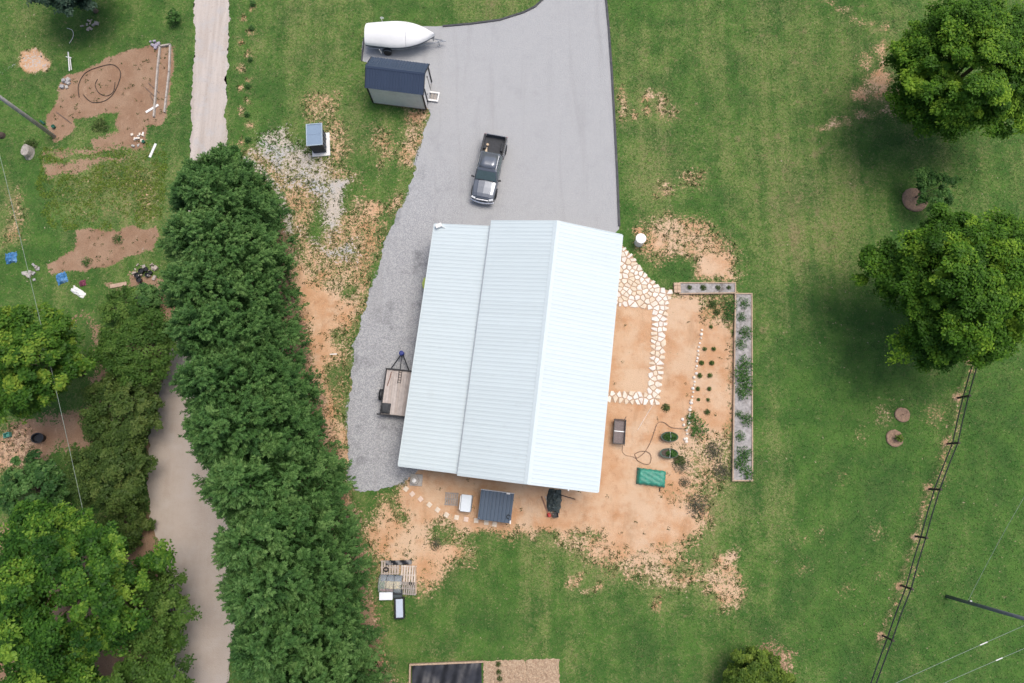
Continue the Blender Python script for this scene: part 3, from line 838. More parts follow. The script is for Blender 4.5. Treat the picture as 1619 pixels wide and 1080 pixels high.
# ten clipped herbs in two columns of the kitchen garden
rows10 = [(552, 1114, 1128), (574, 1109, 1125), (594, 1106, 1122), (615, 1103, 1121), (632, 1104, 1119)]
for i, (y, xa, xb) in enumerate(rows10):
    for x, side in ((xa, 'left'), (xb, 'right')):
        sc = 0.62 if i == 4 else (0.78 if i in (0, 3) else 0.9)
        plant('herb_clump', f'round herb clump, {side} one of the {ORD[i]} pair from the top in the garden bed', (x, y), HM['ball'][i % 2], sc, 'herb pairs in the kitchen garden', stem=0.1)
plant('herb_clump', 'single small herb clump above the paired clumps in the garden bed', (1124, 517), HM['ball'][0], 0.7, 'herb pairs in the kitchen garden', stem=0.1)
plant('leafy_plant', 'largest leafy green plant beside the end of the stone edging', (1102, 678), HM['herb'][0], 1.15, stem=0.2)
plant('leafy_plant', 'leafy plant just above the largest one beside the stone edging', (1094, 660), HM['herb'][1], 0.7, stem=0.2)
for i, (x, y, s, k) in enumerate([(1118, 652, 0.6, 'weed'), (1052, 645, 0.8, 'weed'), (1074, 728, 1.0, 'weed'), (1126, 482, 0.8, 'weed'), (1133, 493, 0.7, 'weed'), (1153, 484, 0.9, 'herb'), (1152, 500, 0.7, 'herb')]):
    plant('leafy_plant', ['low weed under the herb pairs', 'pale weed on bare soil beside the stone path corner', 'grey green weed right of the lower oval planter', 'weed near the top of the garden under the short raised bed', 'weed just below the top weed in the garden', 'green plant against the upper end of the long raised bed', 'second green plant against the upper end of the long raised bed'][i], (x, y), HM[k][i % 3], s, stem=0.1)
GREYW = leaf_material('grey_weed_foliage', (0.075, 0.075, 0.05), (0.12, 0.115, 0.075), (0.19, 0.175, 0.12), 0.2)
gw = [herb_mesh(64 + i, 0.95, 0.22, 420, 0.13, GREYW, 0.2) for i in range(2)]
for i, (x, y, s, lab) in enumerate([(1076, 735, 0.75, 'grey dried weed mound below the lower oval planter'), (1082, 762, 0.5, 'small grey dried weed mound right of the green tarp box'), (1102, 800, 1.0, 'largest grey green weed mound at the lower right of the bare soil'), (1128, 715, 0.8, 'grey green weed mound left of the long raised bed'), (1140, 745, 0.8, 'grey green weed mound by the lower end of the long raised bed'), (688, 860, 0.55, 'grey dead weed mound on the bare soil above the pallets')]):
    plant('weed_mound', lab, (x, y), gw[i % 2], s, 'dried weed mounds', stem=0.1)
# young evergreens beside the dirt road
for i, (x, y) in enumerate([(401, 8), (399, 46), (397, 95), (393, 137), (392, 182), (393, 222)]):
    plant('young_evergreen', f'tiny evergreen seedling beside the dirt road, {ORD[i]} from the top edge', (x, y), HM['ever'][i % 2], 0.95 if i != 0 else 1.1, 'seedlings in a line beside the dirt road', stem=0.4)
for i, (x, y) in enumerate([(187, 379), (138, 415)]):
    plant('leafy_plant', ['single green plant in the middle of the brown soil bed', 'single green plant on the lower edge of the brown soil bed'][i], (x, y), HM['herb'][i], 0.62, stem=0.1)
# ------------------------------------------------------------------ shared object materials
def roof_material(name, col, rough=0.35, metal=0.0, streak=0.05):
    t = NT(name)
    v = t.obj()
    n = t.noise(0.5, 4, 0.6)
    s = t.noise(3.0, 4, 0.6, stretch=(0.12, 1.0, 1.0, 0.116))
    a = tuple(c * (1 - streak) for c in col); b = tuple(min(1, c * (1 + streak)) for c in col)
    c = t.mix(t.math('ADD', t.math('MULTIPLY', n, 0.5), t.math('MULTIPLY', s, 0.5)), a, b)
    oi = t.n.new('ShaderNodeObjectInfo')
    c = t.mix(t.math('MULTIPLY', oi.outputs['Random'], 0.5), c, tuple(q * 0.93 for q in col))
    c = t.mix(t.math('MULTIPLY', t.step(t.noise(0.9, 6, 0.7), 0.56, 0.8), 0.16), c, tuple(q * 0.6 for q in (col[0], col[1] * 0.97, col[2] * 0.92)))
    t.color(c); t.rough(rough); t.b.inputs['Metallic'].default_value = metal
    t.b.inputs['Specular IOR Level'].default_value = 0.45
    return t.m
M_ROOF = roof_material('white_roof_metal', (0.545, 0.625, 0.645), 0.5, 0.0, 0.05)
M_TRIM = M('white_trim', (0.55, 0.63, 0.65), 0.45, 0.04)
M_SIDING = M('grey_siding', (0.42, 0.44, 0.46), 0.5, 0.06, bump=0.1)
M_CONC = M('concrete', (0.42, 0.40, 0.37), 0.9, 0.15, 5, bump=0.4, dirt=(0.3, 0.22, 0.16), dirt_amt=0.5)
M_WHITE = M('white_paint', (0.74, 0.74, 0.72), 0.5, 0.05, dirt=(0.45, 0.38, 0.30), dirt_amt=0.25)
M_CREAM = M('cream_siding', (0.70, 0.71, 0.65), 0.6, 0.05, dirt=(0.4, 0.36, 0.3), dirt_amt=0.25)
M_BLACK = M('black_metal', (0.018, 0.02, 0.023), 0.45, 0.3, spec=0.4)
M_RUBBER = M('black_rubber', (0.022, 0.022, 0.023), 0.85, 0.25, bump=0.3)
M_NAVY = roof_material('navy_roof_metal', (0.042, 0.062, 0.105), 0.42, 0.0, 0.12)
M_GALV = M('galvanised_steel', (0.42, 0.44, 0.46), 0.4, 0.12, metal=0.7)
M_WOOD = M('weathered_boards', (0.42, 0.36, 0.31), 0.85, 0.2, 4, bump=0.5, bscale=22, dirt=(0.2, 0.16, 0.13), dirt_amt=0.4)
M_WOODG = M('grey_boards', (0.33, 0.30, 0.27), 0.88, 0.25, 5, bump=0.5, dirt=(0.15, 0.12, 0.10), dirt_amt=0.5)
M_WOODT = M('tan_timber', (0.42, 0.31, 0.22), 0.85, 0.2, 5, bump=0.5)
M_GLASS = M('tinted_glass', (0.075, 0.115, 0.12), 0.06, 0.1, spec=0.6)
M_CHROME = M('chrome', (0.66, 0.68, 0.70), 0.18, 0.05, metal=0.9)
M_LAMP = M('headlamp_glass', (0.62, 0.65, 0.67), 0.1, 0.05, spec=0.6)
M_RED = M('red_plastic', (0.42, 0.035, 0.03), 0.45, 0.15)
M_GREENP = M('green_plastic', (0.020, 0.105, 0.070), 0.45, 0.15, dirt=(0.3, 0.25, 0.2), dirt_amt=0.2)
M_EDGE = M('dark_edging', (0.055, 0.058, 0.065), 0.7, 0.3, 3, dirt=(0.2, 0.17, 0.14), dirt_amt=0.4)

# ------------------------------------------------------------------ barn
def rib_panel(width, length, n_ribs, rib_w=0.08, rib_h=0.014):
    """corrugated sheet: ribs run along +x (down the slope), width along y, origin at upper corner"""
    prof = [(0.0, 0.0)]
    sp = width / n_ribs
    for k in range(n_ribs):
        c = sp * (k + 0.5)
        prof += [(c - rib_w, 0.0), (c - rib_w * 0.45, rib_h), (c + rib_w * 0.45, rib_h), (c + rib_w, 0.0)]
    prof.append((width - 0.004, 0.0))
    mb = MB()
    n = len(prof)
    top = [[(x, y, z) for y, z in prof] for x in (0, length)]
    bot = [[(x, y, z - 0.006) for y, z in prof] for x in (0, length)]
    mb.sheet(top); mb.sheet(bot)
    for i in (0, 1):
        for k in range(n - 1):
            mb.add([top[i][k], top[i][k + 1], bot[i][k + 1], bot[i][k]], [(0, 1, 2, 3)])
    return mb

BA, BCX, BCY, BL, BW, BWL = 0.116, 1.19, 8.77, 18.81, 4.907, 4.347
ZE, ZR, ZL1 = 3.53, 4.93, 3.40
barn = thing('barn', 'long barn with ribbed white metal roof and lower lean-to on its left', 'barn', (BCX, BCY, 0), -BA)
NP = 21
PWID = BL / NP
def slope_panels(x0, z0, x1, z1, y0, n, pw, lift=0.0):
    ln = math.hypot(x1 - x0, z1 - z0)
    me = rib_panel(pw, ln, 3).mesh('roof_panel', M_ROOF)
    ang = math.atan2(z1 - z0, abs(x1 - x0))
    for i in range(n):
        o = link('roof_panel', me, barn)
        if x1 > x0:
            o.matrix_local = Matrix.Translation((x0, y0 + i * pw, z0 + lift)) @ Matrix.Rotation(-ang, 4, 'Y')
        else:
            o.matrix_local = Matrix.Translation((x0, y0 + (i + 1) * pw, z0 + lift)) @ Matrix.Rotation(PI, 4, 'Z') @ Matrix.Rotation(-ang, 4, 'Y')
slope_panels(0.06, ZR, BW, ZE, -BL / 2, NP, PWID)
slope_panels(-0.06, ZR, -BW, ZE, -BL / 2, NP, PWID)
slope_panels(-BW + 0.25, ZL1 - 0.05, -BW - BWL, ZL1 - 0.85, -BL / 2 + 0.12, NP, (BL - 0.45) / NP)
rc = MB()
sl = (ZR - ZE) / BW
rc.sheet([[(-0.24, y, ZR - 0.24 * sl + 0.045), (0, y, ZR + 0.06), (0.24, y, ZR - 0.24 * sl + 0.045)] for y in (-BL / 2 - 0.02, BL / 2 + 0.02)])
rc.build('ridge_cap', M_TRIM, barn, solid=0.012)
for y in (-BL / 2 - 0.03, BL / 2 + 0.03):
    g = MB()
    for s in (-1, 1):
        ang = math.atan2(ZR - ZE, BW)
        g.box((s * BW / 2, y, (ZR + ZE) / 2 - 0.06), (BW / math.cos(ang), 0.05, 0.16), ry=s * ang)
    g.build('rake_trim', M_TRIM, barn)
    g = MB()
    ang = math.atan2(0.8, BWL + 0.25)
    yy = y + (0.12 if y < 0 else -0.36)
    g.box((-BW - BWL / 2 + 0.12, yy, ZL1 - 0.45 - 0.06), ((BWL + 0.25) / math.cos(ang), 0.05, 0.15), ry=-ang)
    g.build('rake_trim', M_TRIM, barn)
def gutter(x, z, y0, y1, name='gutter'):
    MB().box((x, (y0 + y1) / 2, z), (0.10, y1 - y0, 0.11)).build(name, M_TRIM, barn, bevel=0.01)
gutter(BW + 0.045, ZE - 0.08, -BL / 2, BL / 2)
MB().box((-BW - 0.025, 0, ZE - 0.07), (0.03, BL, 0.13)).build('eave_trim', M('grey_trim', (0.36, 0.40, 0.43), 0.5, 0.05), barn)
gutter(-BW - BWL - 0.045, ZL1 - 0.93, -BL / 2 + 0.12, BL / 2 - 0.33)
# walls of the enclosed part (set in under the eaves) and posts of the open lean-to
wx, wy = BW - 0.35, BL / 2 - 0.75
for s in (-1, 1):
    w = rib_panel(2 * wy, ZE - 0.2, 54, 0.05, 0.02)
    o = w.build('side_wall', M_SIDING, barn)
    o.matrix_local = Matrix.Translation((s * wx, wy if s < 0 else -wy, ZE - 0.2)) @ (Matrix.Rotation(PI, 4, 'Z') if s < 0 else Matrix.Identity(4)) @ Matrix.Rotation(PI / 2, 4, 'Y')
    g = MB()
    poly = [(-wx, 0.02), (wx, 0.02), (wx, ZE - 0.1), (0, ZR - 0.12), (-wx, ZE - 0.1)]
    g.add([(x, s * wy, z) for x, z in poly] + [(x, s * (wy - 0.1), z) for x, z in poly], [(0, 1, 2, 3, 4), (9, 8, 7, 6, 5)] + [(i, (i + 1) % 5, 5 + (i + 1) % 5, 5 + i) for i in range(5)])
    g.build('gable_wall', M_SIDING, barn)
for x in (-1.9, 1.9):
    d = MB()
    for k in range(5): d.box((x, wy + 0.05, 0.3 + k * 0.52), (2.9, 0.06, 0.50))
    d.build('roll_up_door', M_WHITE, barn, bevel=0.01)
for i in range(6):
    y = -BL / 2 + 0.5 + i * (BL - 1.1) / 5
    MB().box((-BW - BWL + 0.3, y, (ZL1 - 0.85) / 2), (0.14, 0.14, ZL1 - 0.86)).build('post', M_WOODT, barn, bevel=0.01)
MB().box((-BW - BWL + 0.3, 0, ZL1 - 0.98), (0.09, BL - 0.9, 0.16)).build('beam', M_WOODT, barn)
# small fittings on the roof edge
f = MB(); f.box((-BW - BWL + 0.35, BL / 2 - 0.55, ZL1 - 0.62), (0.50, 0.30, 0.22), rz=0.5)
f.box((-BW - BWL + 0.72, BL / 2 - 0.62, ZL1 - 0.66), (0.35, 0.05, 0.06), rz=-0.3)
f.build('flood_light', M_WHITE, barn, bevel=0.03)
MB().box((2.85, -BL / 2 - 0.10, ZR - 2.85 * sl - 0.05), (0.10, 0.12, 0.14)).build('vent_cap', M_WHITE, barn, bevel=0.02)
MB().tube([(-BW - BWL - 0.05, -BL / 2 + 0.3, 0.1), (-BW - BWL - 0.05, -BL / 2 + 0.3, ZL1 - 0.95)], 0.045, 8).build('downpipe', M_TRIM, barn)
# yellow-green tarp corner poking out under the lean-to eave
c = MB(); c.sheet([[(-0.35, -0.4, 0.75), (-0.05, -0.45, 0.8), (0.3, -0.4, 0.7)], [(-0.42, 0, 0.8), (0, 0, 0.95), (0.3, 0, 0.8)], [(-0.3, 0.45, 0.7), (0, 0.5, 0.8), (0.3, 0.4, 0.7)]])
for q in [(-0.38, -0.42), (0.3, -0.42), (0.3, 0.42), (-0.34, 0.42)]: c.box((q[0] * 0.8, q[1] * 0.8, 0.36), (0.05, 0.05, 0.72))
o = c.build('covered_stack', M('lime_tarp', (0.42, 0.52, 0.12), 0.6, 0.1), None, smooth=True)
o.location = S(678, 452); o.location.z = 0
tag(o, 'lime green cover just showing under the left eave of the barn', 'cover')

# ------------------------------------------------------------------ garden shed
SA, SX, SY, SL, SW, SZE, SZR = -0.144, -10.29, 31.32, 4.49, 1.27, 2.62, 3.50
shed = thing('garden_shed', 'cream shed with navy ribbed metal gable roof beside the covered boat', 'shed', (SX, SY, 0), SA)
ov = 0.12
for s in (-1, 1):
    ln = math.hypot(SW + ov, SZR - SZE); ang = math.atan2(SZR - SZE, SW + ov)
    n = 5; pw = (SL + 2 * ov) / n
    me = rib_panel(pw, ln, 4, 0.04, 0.03).mesh('roof_panel', M_NAVY)
    for i in range(n):
        o = link('roof_panel', me, shed)
        # panel x -> down slope (local y), panel y -> along ridge
        if s < 0:
            mat = Matrix(((0, 1, 0, -SL / 2 - ov + i * pw), (-1, 0, 0, 0), (0, 0, 1, SZR), (0, 0, 0, 1)))
            mat = mat @ Matrix.Rotation(ang, 4, 'Y')
        else:
            mat = Matrix(((0, -1, 0, -SL / 2 - ov + (i + 1) * pw), (1, 0, 0, 0), (0, 0, 1, SZR), (0, 0, 0, 1)))
            mat = mat @ Matrix.Rotation(ang, 4, 'Y')
        o.matrix_local = mat
k = MB(); k.sheet([[(x, -0.14, SZR - 0.05), (x, 0, SZR + 0.045), (x, 0.14, SZR - 0.05)] for x in (-SL / 2 - ov - 0.02, SL / 2 + ov + 0.02)])
k.build('ridge_cap', M_NAVY, shed, solid=0.012)
for s in (-1, 1):
    for e in (-1, 1):
        MB().box((s * (SL / 2 + ov + 0.02), e * (SW + ov) / 2, (SZR + SZE) / 2 - 0.04), (0.035, math.hypot(SW + ov, SZR - SZE), 0.12), rx=-e * ang).build('rake_trim', M_BLACK, shed)
for s in (-1, 1):
    b = MB()
    nb = 14
    for i in range(nb):
        z0 = 0.22 + i * (SZE - 0.3) / nb
        b.box((0, s * (SW - 0.02 + 0.006 * (i % 1)), z0 + 0.085), (SL - 0.02, 0.03, (SZE - 0.3) / nb - 0.004), rx=-s * 0.05)
    b.build('side_wall', M_CREAM, shed)
    g = MB()
    poly = [(-SW + .03, 0.2), (SW - .03, 0.2), (SW - .03, SZE - 0.05), (0, SZR - 0.1), (-SW + .03, SZE - 0.05)]
    xx = s * (SL / 2 - 0.03)
    g.add([(xx, y, z) for y, z in poly] + [(xx - s * 0.06, y, z) for y, z in poly], [(0, 1, 2, 3, 4), (9, 8, 7, 6, 5)] + [(i, (i + 1) % 5, 5 + (i + 1) % 5, 5 + i) for i in range(5)])
    g.build('gable_wall', M_WHITE, shed)
    for e in (-1, 1):
        MB().box((s * (SL / 2 + 0.005), e * (SW + 0.005), 0.2 + (SZE - 0.25) / 2), (0.11, 0.11, SZE - 0.25)).build('corner_trim', M_BLACK, shed)
for e in (-1, 1):
    MB().box((0, e * (SW - 0.15), 0.10), (SL - 0.1, 0.14, 0.19)).build('skid', M_WOODT, shed)
d = MB().box((SL / 2 + 0.015, 0.0, 1.15), (0.04, 1.0, 1.85)).build('door', M_WHITE, shed, bevel=0.01)
MB().box((SL / 2 + 0.05, -0.38, 1.1), (0.04, 0.04, 0.16)).build('handle', M_BLACK, d)
for e in (-1, 1):
    MB().box((SL / 2 + 0.015, e * 0.58, 1.15), (0.05, 0.09, 1.95)).build('door_trim', M_BLACK, shed)
st = thing('entry_step', 'white wooden frame step outside the shed gable', 'step', (SX + 2.66 * math.cos(SA) - 0.35 * math.sin(-SA), SY + 2.66 * math.sin(SA) + 0.02, 0), SA)
MB().box((0, 0.36, 0.17), (0.95, 0.14, 0.06)).build('tread', M_WHITE, st, bevel=0.008)
MB().box((0, -0.36, 0.17), (0.95, 0.16, 0.06)).build('tread', M_WHITE, st, bevel=0.008)
MB().box((0.42, 0, 0.16), (0.11, 0.58, 0.06)).build('rail', M_WHITE, st, bevel=0.008)
for e in (-0.36, 0.36): MB().box((0.36, e, 0.07), (0.08, 0.1, 0.14)).build('leg', M_WHITE, st)
for kx in range(2): MB().box((-0.12 + kx * 0.28, 0, 0.10), (0.2, 0.58, 0.04)).build('slat', M_WOODG, st)

# ------------------------------------------------------------------ small booth on a white slab
booth = thing('utility_booth', 'small dark booth with blue grey flat roof on a white slab', 'booth', (-16.98, 26.77, 0), 0.083)
KL, KW, KZ = 0.92, 0.62, 1.68
MB().box((0.06, -0.06, 0.05), (2 * KW + 0.24, 2 * KL + 0.2, 0.10)).build('base_slab', M_WHITE, booth, bevel=0.01)
M_DARKW = M('dark_siding', (0.022, 0.030, 0.045), 0.5, 0.2)
for e in (-1, 1):
    MB().box((0, e * (KL - 0.14), 0.10 + 0.76), (2 * KW - 0.2, 0.05, 1.50)).build('end_wall', M_DARKW, booth)
    b = MB()
    for k_ in range(6): b.box((e * (KW - 0.12), 0, 0.24 + k_ * 0.25), (0.05, 2 * KL - 0.34, 0.235), ry=e * 0.06)
    b.build('side_wall', M_DARKW, booth)
for e in (-0.35, 0.35):
    MB().box((KW - 0.075, e, 0.85), (0.03, 0.05, 1.4)).build('batten', M('grey_trim2', (0.25, 0.29, 0.33), 0.5, 0.1), booth)
M_BLUER = M('blue_grey_roof', (0.20, 0.275, 0.37), 0.35, 0.04, 2)
M_BLUET = M('blue_grey_trim', (0.34, 0.42, 0.50), 0.4, 0.04)
for e in (-1, 1):
    MB().box((0, e * KL / 2, KZ - 0.02), (2 * KW, KL - 0.01, 0.05), rx=-e * 0.02).build('roof_panel', M_BLUER, booth)
for e in (-1, 1):
    MB().box((e * KW, 0, KZ), (0.07, 2 * KL + 0.07, 0.10)).build('roof_trim', M_BLUET, booth, bevel=0.008)
    MB().box((0, e * KL, KZ - 0.003), (2 * KW - 0.075, 0.07, 0.10)).build('roof_trim', M_BLUET, booth, bevel=0.008)

# ------------------------------------------------------------------ pickup truck
def car_paint():
    t = NT('grey_car_paint')
    n = t.noise(2.0, 3, 0.5, vec=t.obj())
    t.color(t.mix(n, (0.14, 0.158, 0.185), (0.17, 0.188, 0.215)))
    t.b.inputs['Metallic'].default_value = 0.45
    t.rough(0.26); t.b.inputs['Coat Weight'].default_value = 0.6; t.b.inputs['Coat Roughness'].default_value = 0.05
    return t.m
M_PAINT = car_paint()
M_LINER = M('bed_liner', (0.045, 0.048, 0.053), 0.8, 0.2, bump=0.3)
tr_r, tr_f = S(784, 218, 0.8), S(762, 318, 0.6)
tdir = (tr_f - tr_r).to_2d().normalized()
tc = (tr_r + tr_f) / 2
truck = thing('pickup_truck', 'dark grey pickup truck parked on gravel, nose toward the barn', 'truck', (tc.x, tc.y, 0), math.atan2(tdir.y, tdir.x) - PI / 2)
truck.scale = (1.05, 1, 1)
# local: +y is the nose, x right; length 5.7, width 1.86
def body_ring(y, w, z0, z1, tuck=0.06, crown=0.03):
    return [(-w + tuck, y, z0), (-w, y, z0 + 0.15), (-w, y, (z0 + z1) / 2 + 0.1), (-w + 0.035, y, z1 - 0.07), (-w + 0.13, y, z1),
            (0, y, z1 + crown), (w - 0.13, y, z1), (w - 0.035, y, z1 - 0.07), (w, y, (z0 + z1) / 2 + 0.1), (w, y, z0 + 0.15), (w - tuck, y, z0)]
rings = [body_ring(y, w, z0, z1, crown=cr) for y, w, z0, z1, cr in [(-1.12, 0.93, 0.34, 1.06, 0), (0.0, 0.93, 0.34, 1.06, 0), (0.98, 0.93, 0.34, 1.07, 0.02), (1.20, 0.92, 0.34, 1.07, 0.05), (1.9, 0.91, 0.36, 1.03, 0.055), (2.4, 0.88, 0.38, 0.97, 0.05), (2.62, 0.83, 0.42, 0.88, 0.035), (2.70, 0.78, 0.48, 0.78, 0.02)]]
MB().loft(rings).build('body', M_PAINT, truck, smooth=True, sub=1)
# bonnet with two raised creases
hd = MB()
rows_ = []
for y, w, z in [(1.26, 0.80, 1.105), (1.75, 0.78, 1.085), (2.25, 0.74, 1.035), (2.52, 0.68, 0.965)]:
    rows_.append([(-w, y, z - 0.035), (-w * 0.72, y, z + 0.005), (-w * 0.62, y, z + 0.035), (0, y, z + 0.05), (w * 0.62, y, z + 0.035), (w * 0.72, y, z + 0.005), (w, y, z - 0.035)])
hd.sheet(rows_).build('bonnet', M_PAINT, truck, smooth=False, solid=0.02, bevel=0.01)
# cab: belt -> roof
def cab_ring(z, yr, yf, w, r=0.06):
    return [(-w, yr + r, z), (-w + r, yr, z), (w - r, yr, z), (w, yr + r, z), (w, yf - r, z), (w - r, yf, z), (-w + r, yf, z), (-w, yf - r, z)]
cab_r = [cab_ring(1.00, -1.10, 1.22, 0.90), cab_ring(1.12, -1.09, 1.16, 0.885), cab_ring(1.64, -1.00, 0.56, 0.76), cab_ring(1.72, -0.90, 0.42, 0.68, 0.1)]
MB().loft(cab_r).build('cab', M_PAINT, truck, smooth=False, bevel=0.03)
rf = MB(); rf.sheet([[(x, y, 1.732 + 0.02 * (1 - (x / 0.64) ** 2) + (0.012 if abs(abs(x) - 0.25) < 0.06 else 0)) for x in (-0.64, -0.3, -0.2, 0, 0.2, 0.3, 0.64)] for y in (-0.88, 0.0, 0.40)])
rf.build('roof_skin', M_PAINT, truck, smooth=True, solid=0.012)
def quad_glass(name, pts, off):
    n = Vector(off)
    g = MB(); g.add([Vector(p) + n for p in pts] , [(0, 1, 2, 3)])
    return g.build(name, M_GLASS, truck, solid=0.012)
quad_glass('windscreen', [(-0.80, 1.13, 1.14), (0.80, 1.13, 1.14), (0.67, 0.60, 1.60), (-0.67, 0.60, 1.60)], (0, 0.015, 0.02))
quad_glass('rear_window', [(-0.74, -1.085, 1.15), (0.74, -1.085, 1.15), (0.64, -1.015, 1.58), (-0.64, -1.015, 1.58)], (0, -0.015, 0.008))
for s in (-1, 1):
    quad_glass('side_window', [(s * 0.868, 0.98, 1.16), (s * 0.868, 0.28, 1.16), (s * 0.772, 0.28, 1.58), (s * 0.772, 0.52, 1.58)], (s * 0.014, 0, 0.006))
    quad_glass('side_window', [(s * 0.868, 0.20, 1.16), (s * 0.868, -0.95, 1.16), (s * 0.772, -0.88, 1.58), (s * 0.772, 0.20, 1.58)], (s * 0.014, 0, 0.006))
    wp = MB(); wp.tube([(s * 0.62, 1.19, 1.13), (s * 0.1, 1.14, 1.165)], 0.012, 5); wp.build('wiper', M_BLACK, truck)
# cargo bed
BY0, BY1 = -2.82, -1.15
MB().box((0, (BY0 + BY1) / 2, 0.66), (1.72, BY1 - BY0 - 0.02, 0.06)).build('bed_floor', M_LINER, truck)
for s in (-1, 1):
    w = MB()
    prof = [(0.76, 0.69), (0.78, 1.05), (0.80, 1.10), (0.91, 1.10), (0.93, 1.05), (0.93, 0.55), (0.90, 0.36), (0.76, 0.40)]
    rr_ = []
    for y, k in [(BY0, 0.98), (BY0 + 0.08, 1), (BY1, 1)]:
        rr_.append([(s * p[0] * k, y, p[1]) for p in prof])
    w.loft(rr_).build('bed_side', M_PAINT, truck, bevel=0.015)
    MB().box((s * 0.845, (BY0 + BY1) / 2, 1.108), (0.11, BY1 - BY0 - 0.1, 0.016)).build('bed_rail', M_BLACK, truck)
    MB().box((s * 0.66, -2.0, 0.78), (0.24, 0.75, 0.20)).build('wheel_tub', M_LINER, truck, bevel=0.05)
MB().box((0, BY0 - 0.01, 0.84), (1.50, 0.07, 0.50)).build('tailgate', M_PAINT, truck, bevel=0.015)
MB().box((0, BY1 + 0.01, 0.88), (1.52, 0.03, 0.42)).build('bulkhead', M_LINER, truck)
MB().box((0, BY0 - 0.12, 0.50), (1.70, 0.16, 0.16)).build('rear_bumper', M_CHROME, truck, bevel=0.03)
fb = MB(); fb.loft([[(x, 2.60 + 0.20 * (1 - (x / 0.95) ** 2) + dy, z) for dy, z in ((0, 0.42), (0.12, 0.44), (0.14, 0.56), (0.03, 0.60))] for x in (-0.92, -0.75, -0.4, 0, 0.4, 0.75, 0.92)])
fb.build('front_bumper', M_CHROME, truck, bevel=0.02)
MB().box((0, 2.715, 0.74), (1.0, 0.08, 0.20)).build('grille', M_CHROME, truck, bevel=0.02)
for s in (-1, 1):
    MB().box((s * 0.67, 2.60, 0.79), (0.32, 0.20, 0.17), rz=-s * 0.35).build('headlight', M_LAMP, truck, bevel=0.03)
    MB().box((s * 0.84, BY0 - 0.02, 0.86), (0.13, 0.06, 0.34)).build('tail_light', M_RED, truck, bevel=0.01)
    m = MB().box((s * 1.04, 1.02, 1.16), (0.22, 0.10, 0.17), rz=-s * 0.25).box((s * 0.92, 1.0, 1.12), (0.12, 0.05, 0.05)).build('wing_mirror', M_BLACK, truck, bevel=0.02)
    for y in (-2.0, 1.85):
        wl = MB().lathe([(0.20, -0.11), (0.33, -0.115), (0.365, -0.08), (0.365, 0.08), (0.33, 0.115), (0.20, 0.11)], 22).build('wheel', M_RUBBER, truck, smooth=False)
        wl.location = (s * 0.84, y, 0.365); wl.rotation_euler = (0, PI / 2, 0)
        MB().lathe([(0.05, -0.10), (0.21, -0.09), (0.21, 0.09), (0.05, 0.10)], 16).build('rim', M_GALV, wl)
        ar = MB(); ar.tube([(s * 0.925, y + 0.42 * math.cos(a), 0.365 + 0.42 * math.sin(a)) for a in [PI * k / 10 for k in range(11)]], 0.035, 6)
        ar.build('wheel_arch', M_BLACK, truck)
# things in the bed
def in_truck(name, label, cat, build, x, y, z):
    p = truck.matrix_basis @ Vector((x, y, z))
    o = build; o.location = p; o.rotation_euler[2] = truck.rotation_euler[2]
    return tag(o, label, cat)
o = MB().box((0, 0, 0.03), (0.10, 0.62, 0.05), rz=0.2).box((0.09, -0.1, 0.035), (0.07, 0.45, 0.045), rz=0.12).build('wood_scrap', M('fresh_wood', (0.62, 0.50, 0.36), 0.8, 0.1), None)
in_truck('wood_scrap', 'pale wood offcuts lying in the pickup bed', 'wood', o, 0.50, -1.55, 0.69)
o = MB().lathe([(0.09, 0), (0.11, 0.20), (0.10, 0.205)], 12).build('tan_bucket', M('tan_plastic', (0.5, 0.38, 0.25), 0.5, 0.1), None)
in_truck('tan_bucket', 'small tan bucket in the pickup bed corner', 'bucket', o, 0.50, -2.0, 0.69)

# ------------------------------------------------------------------ boat and its trailer
b0, b1 = S(578, 52, 1.3), S(687, 55, 1.3)
bdir = (b1 - b0).to_2d(); blen = bdir.length
bo_rz = math.atan2(bdir.y, bdir.x)
boat = thing('covered_boat', 'boat under a white fitted cover on its trailer', 'boat', (b0.x, b0.y, 0), bo_rz)
def bw(u):                                          # half beam along the length 0 stern .. 1 bow
    return 1.18 * (0.80 + 0.20 * min(1, u / 0.38) ** 0.8) * (1 - max(0, (u - 0.42) / 0.58) ** 2.3) + 0.03
rows_ = []
NB = 26
for i in range(NB):
    u = i / (NB - 1); x = u * blen
    w = bw(u)
    crest = 1.50 + 0.46 * math.sin(PI * min(1, 0.18 + u * 0.75)) ** 1.2 * (1 - 0.45 * max(0, u - 0.6) / 0.4)
    edge = 1.26 + 0.12 * u
    r_ = []
    for k in range(13):
        a = -1 + 2 * k / 12
        z = edge + (crest - edge) * (1 - abs(a) ** 1.6) + 0.012 * math.sin(i * 1.7 + k) * (1 - abs(a))
        if abs(a) == 1: z = edge - 0.05
        yy = math.copysign(w * (abs(a) ** 0.85), a)
        r_.append((x, yy, z))
    rows_.append([(x, -w * 1.005, edge - 0.13)] + r_ + [(x, w * 1.005, edge - 0.13)])
M_COVER = M('white_cover_fabric', (0.80, 0.81, 0.80), 0.7, 0.03, 3, bump=0.15, bscale=6)
cv = MB().sheet(rows_)
cv.add(rows_[0], [tuple(range(len(rows_[0])))])
cv.build('cover', M_COVER, boat, smooth=True)
iseam = 15
MB().tube([(p[0], p[1], p[2] + 0.006) for p in rows_[iseam]], 0.016, 6).build('cover_strap', M_GALV, boat)
hull = []
for i in range(NB):
    u = i / (NB - 1); x = u * blen * 0.995; w = bw(u) * 0.97
    e = 1.22 + 0.12 * u; keel = 0.55 + 0.42 * max(0, (u - 0.6) / 0.4) ** 2
    hull.append([(x, -w, e), (x, -w * 0.94, (e + keel) / 2 - 0.05), (x, 0, keel), (x, w * 0.94, (e + keel) / 2 - 0.05), (x, w, e)])
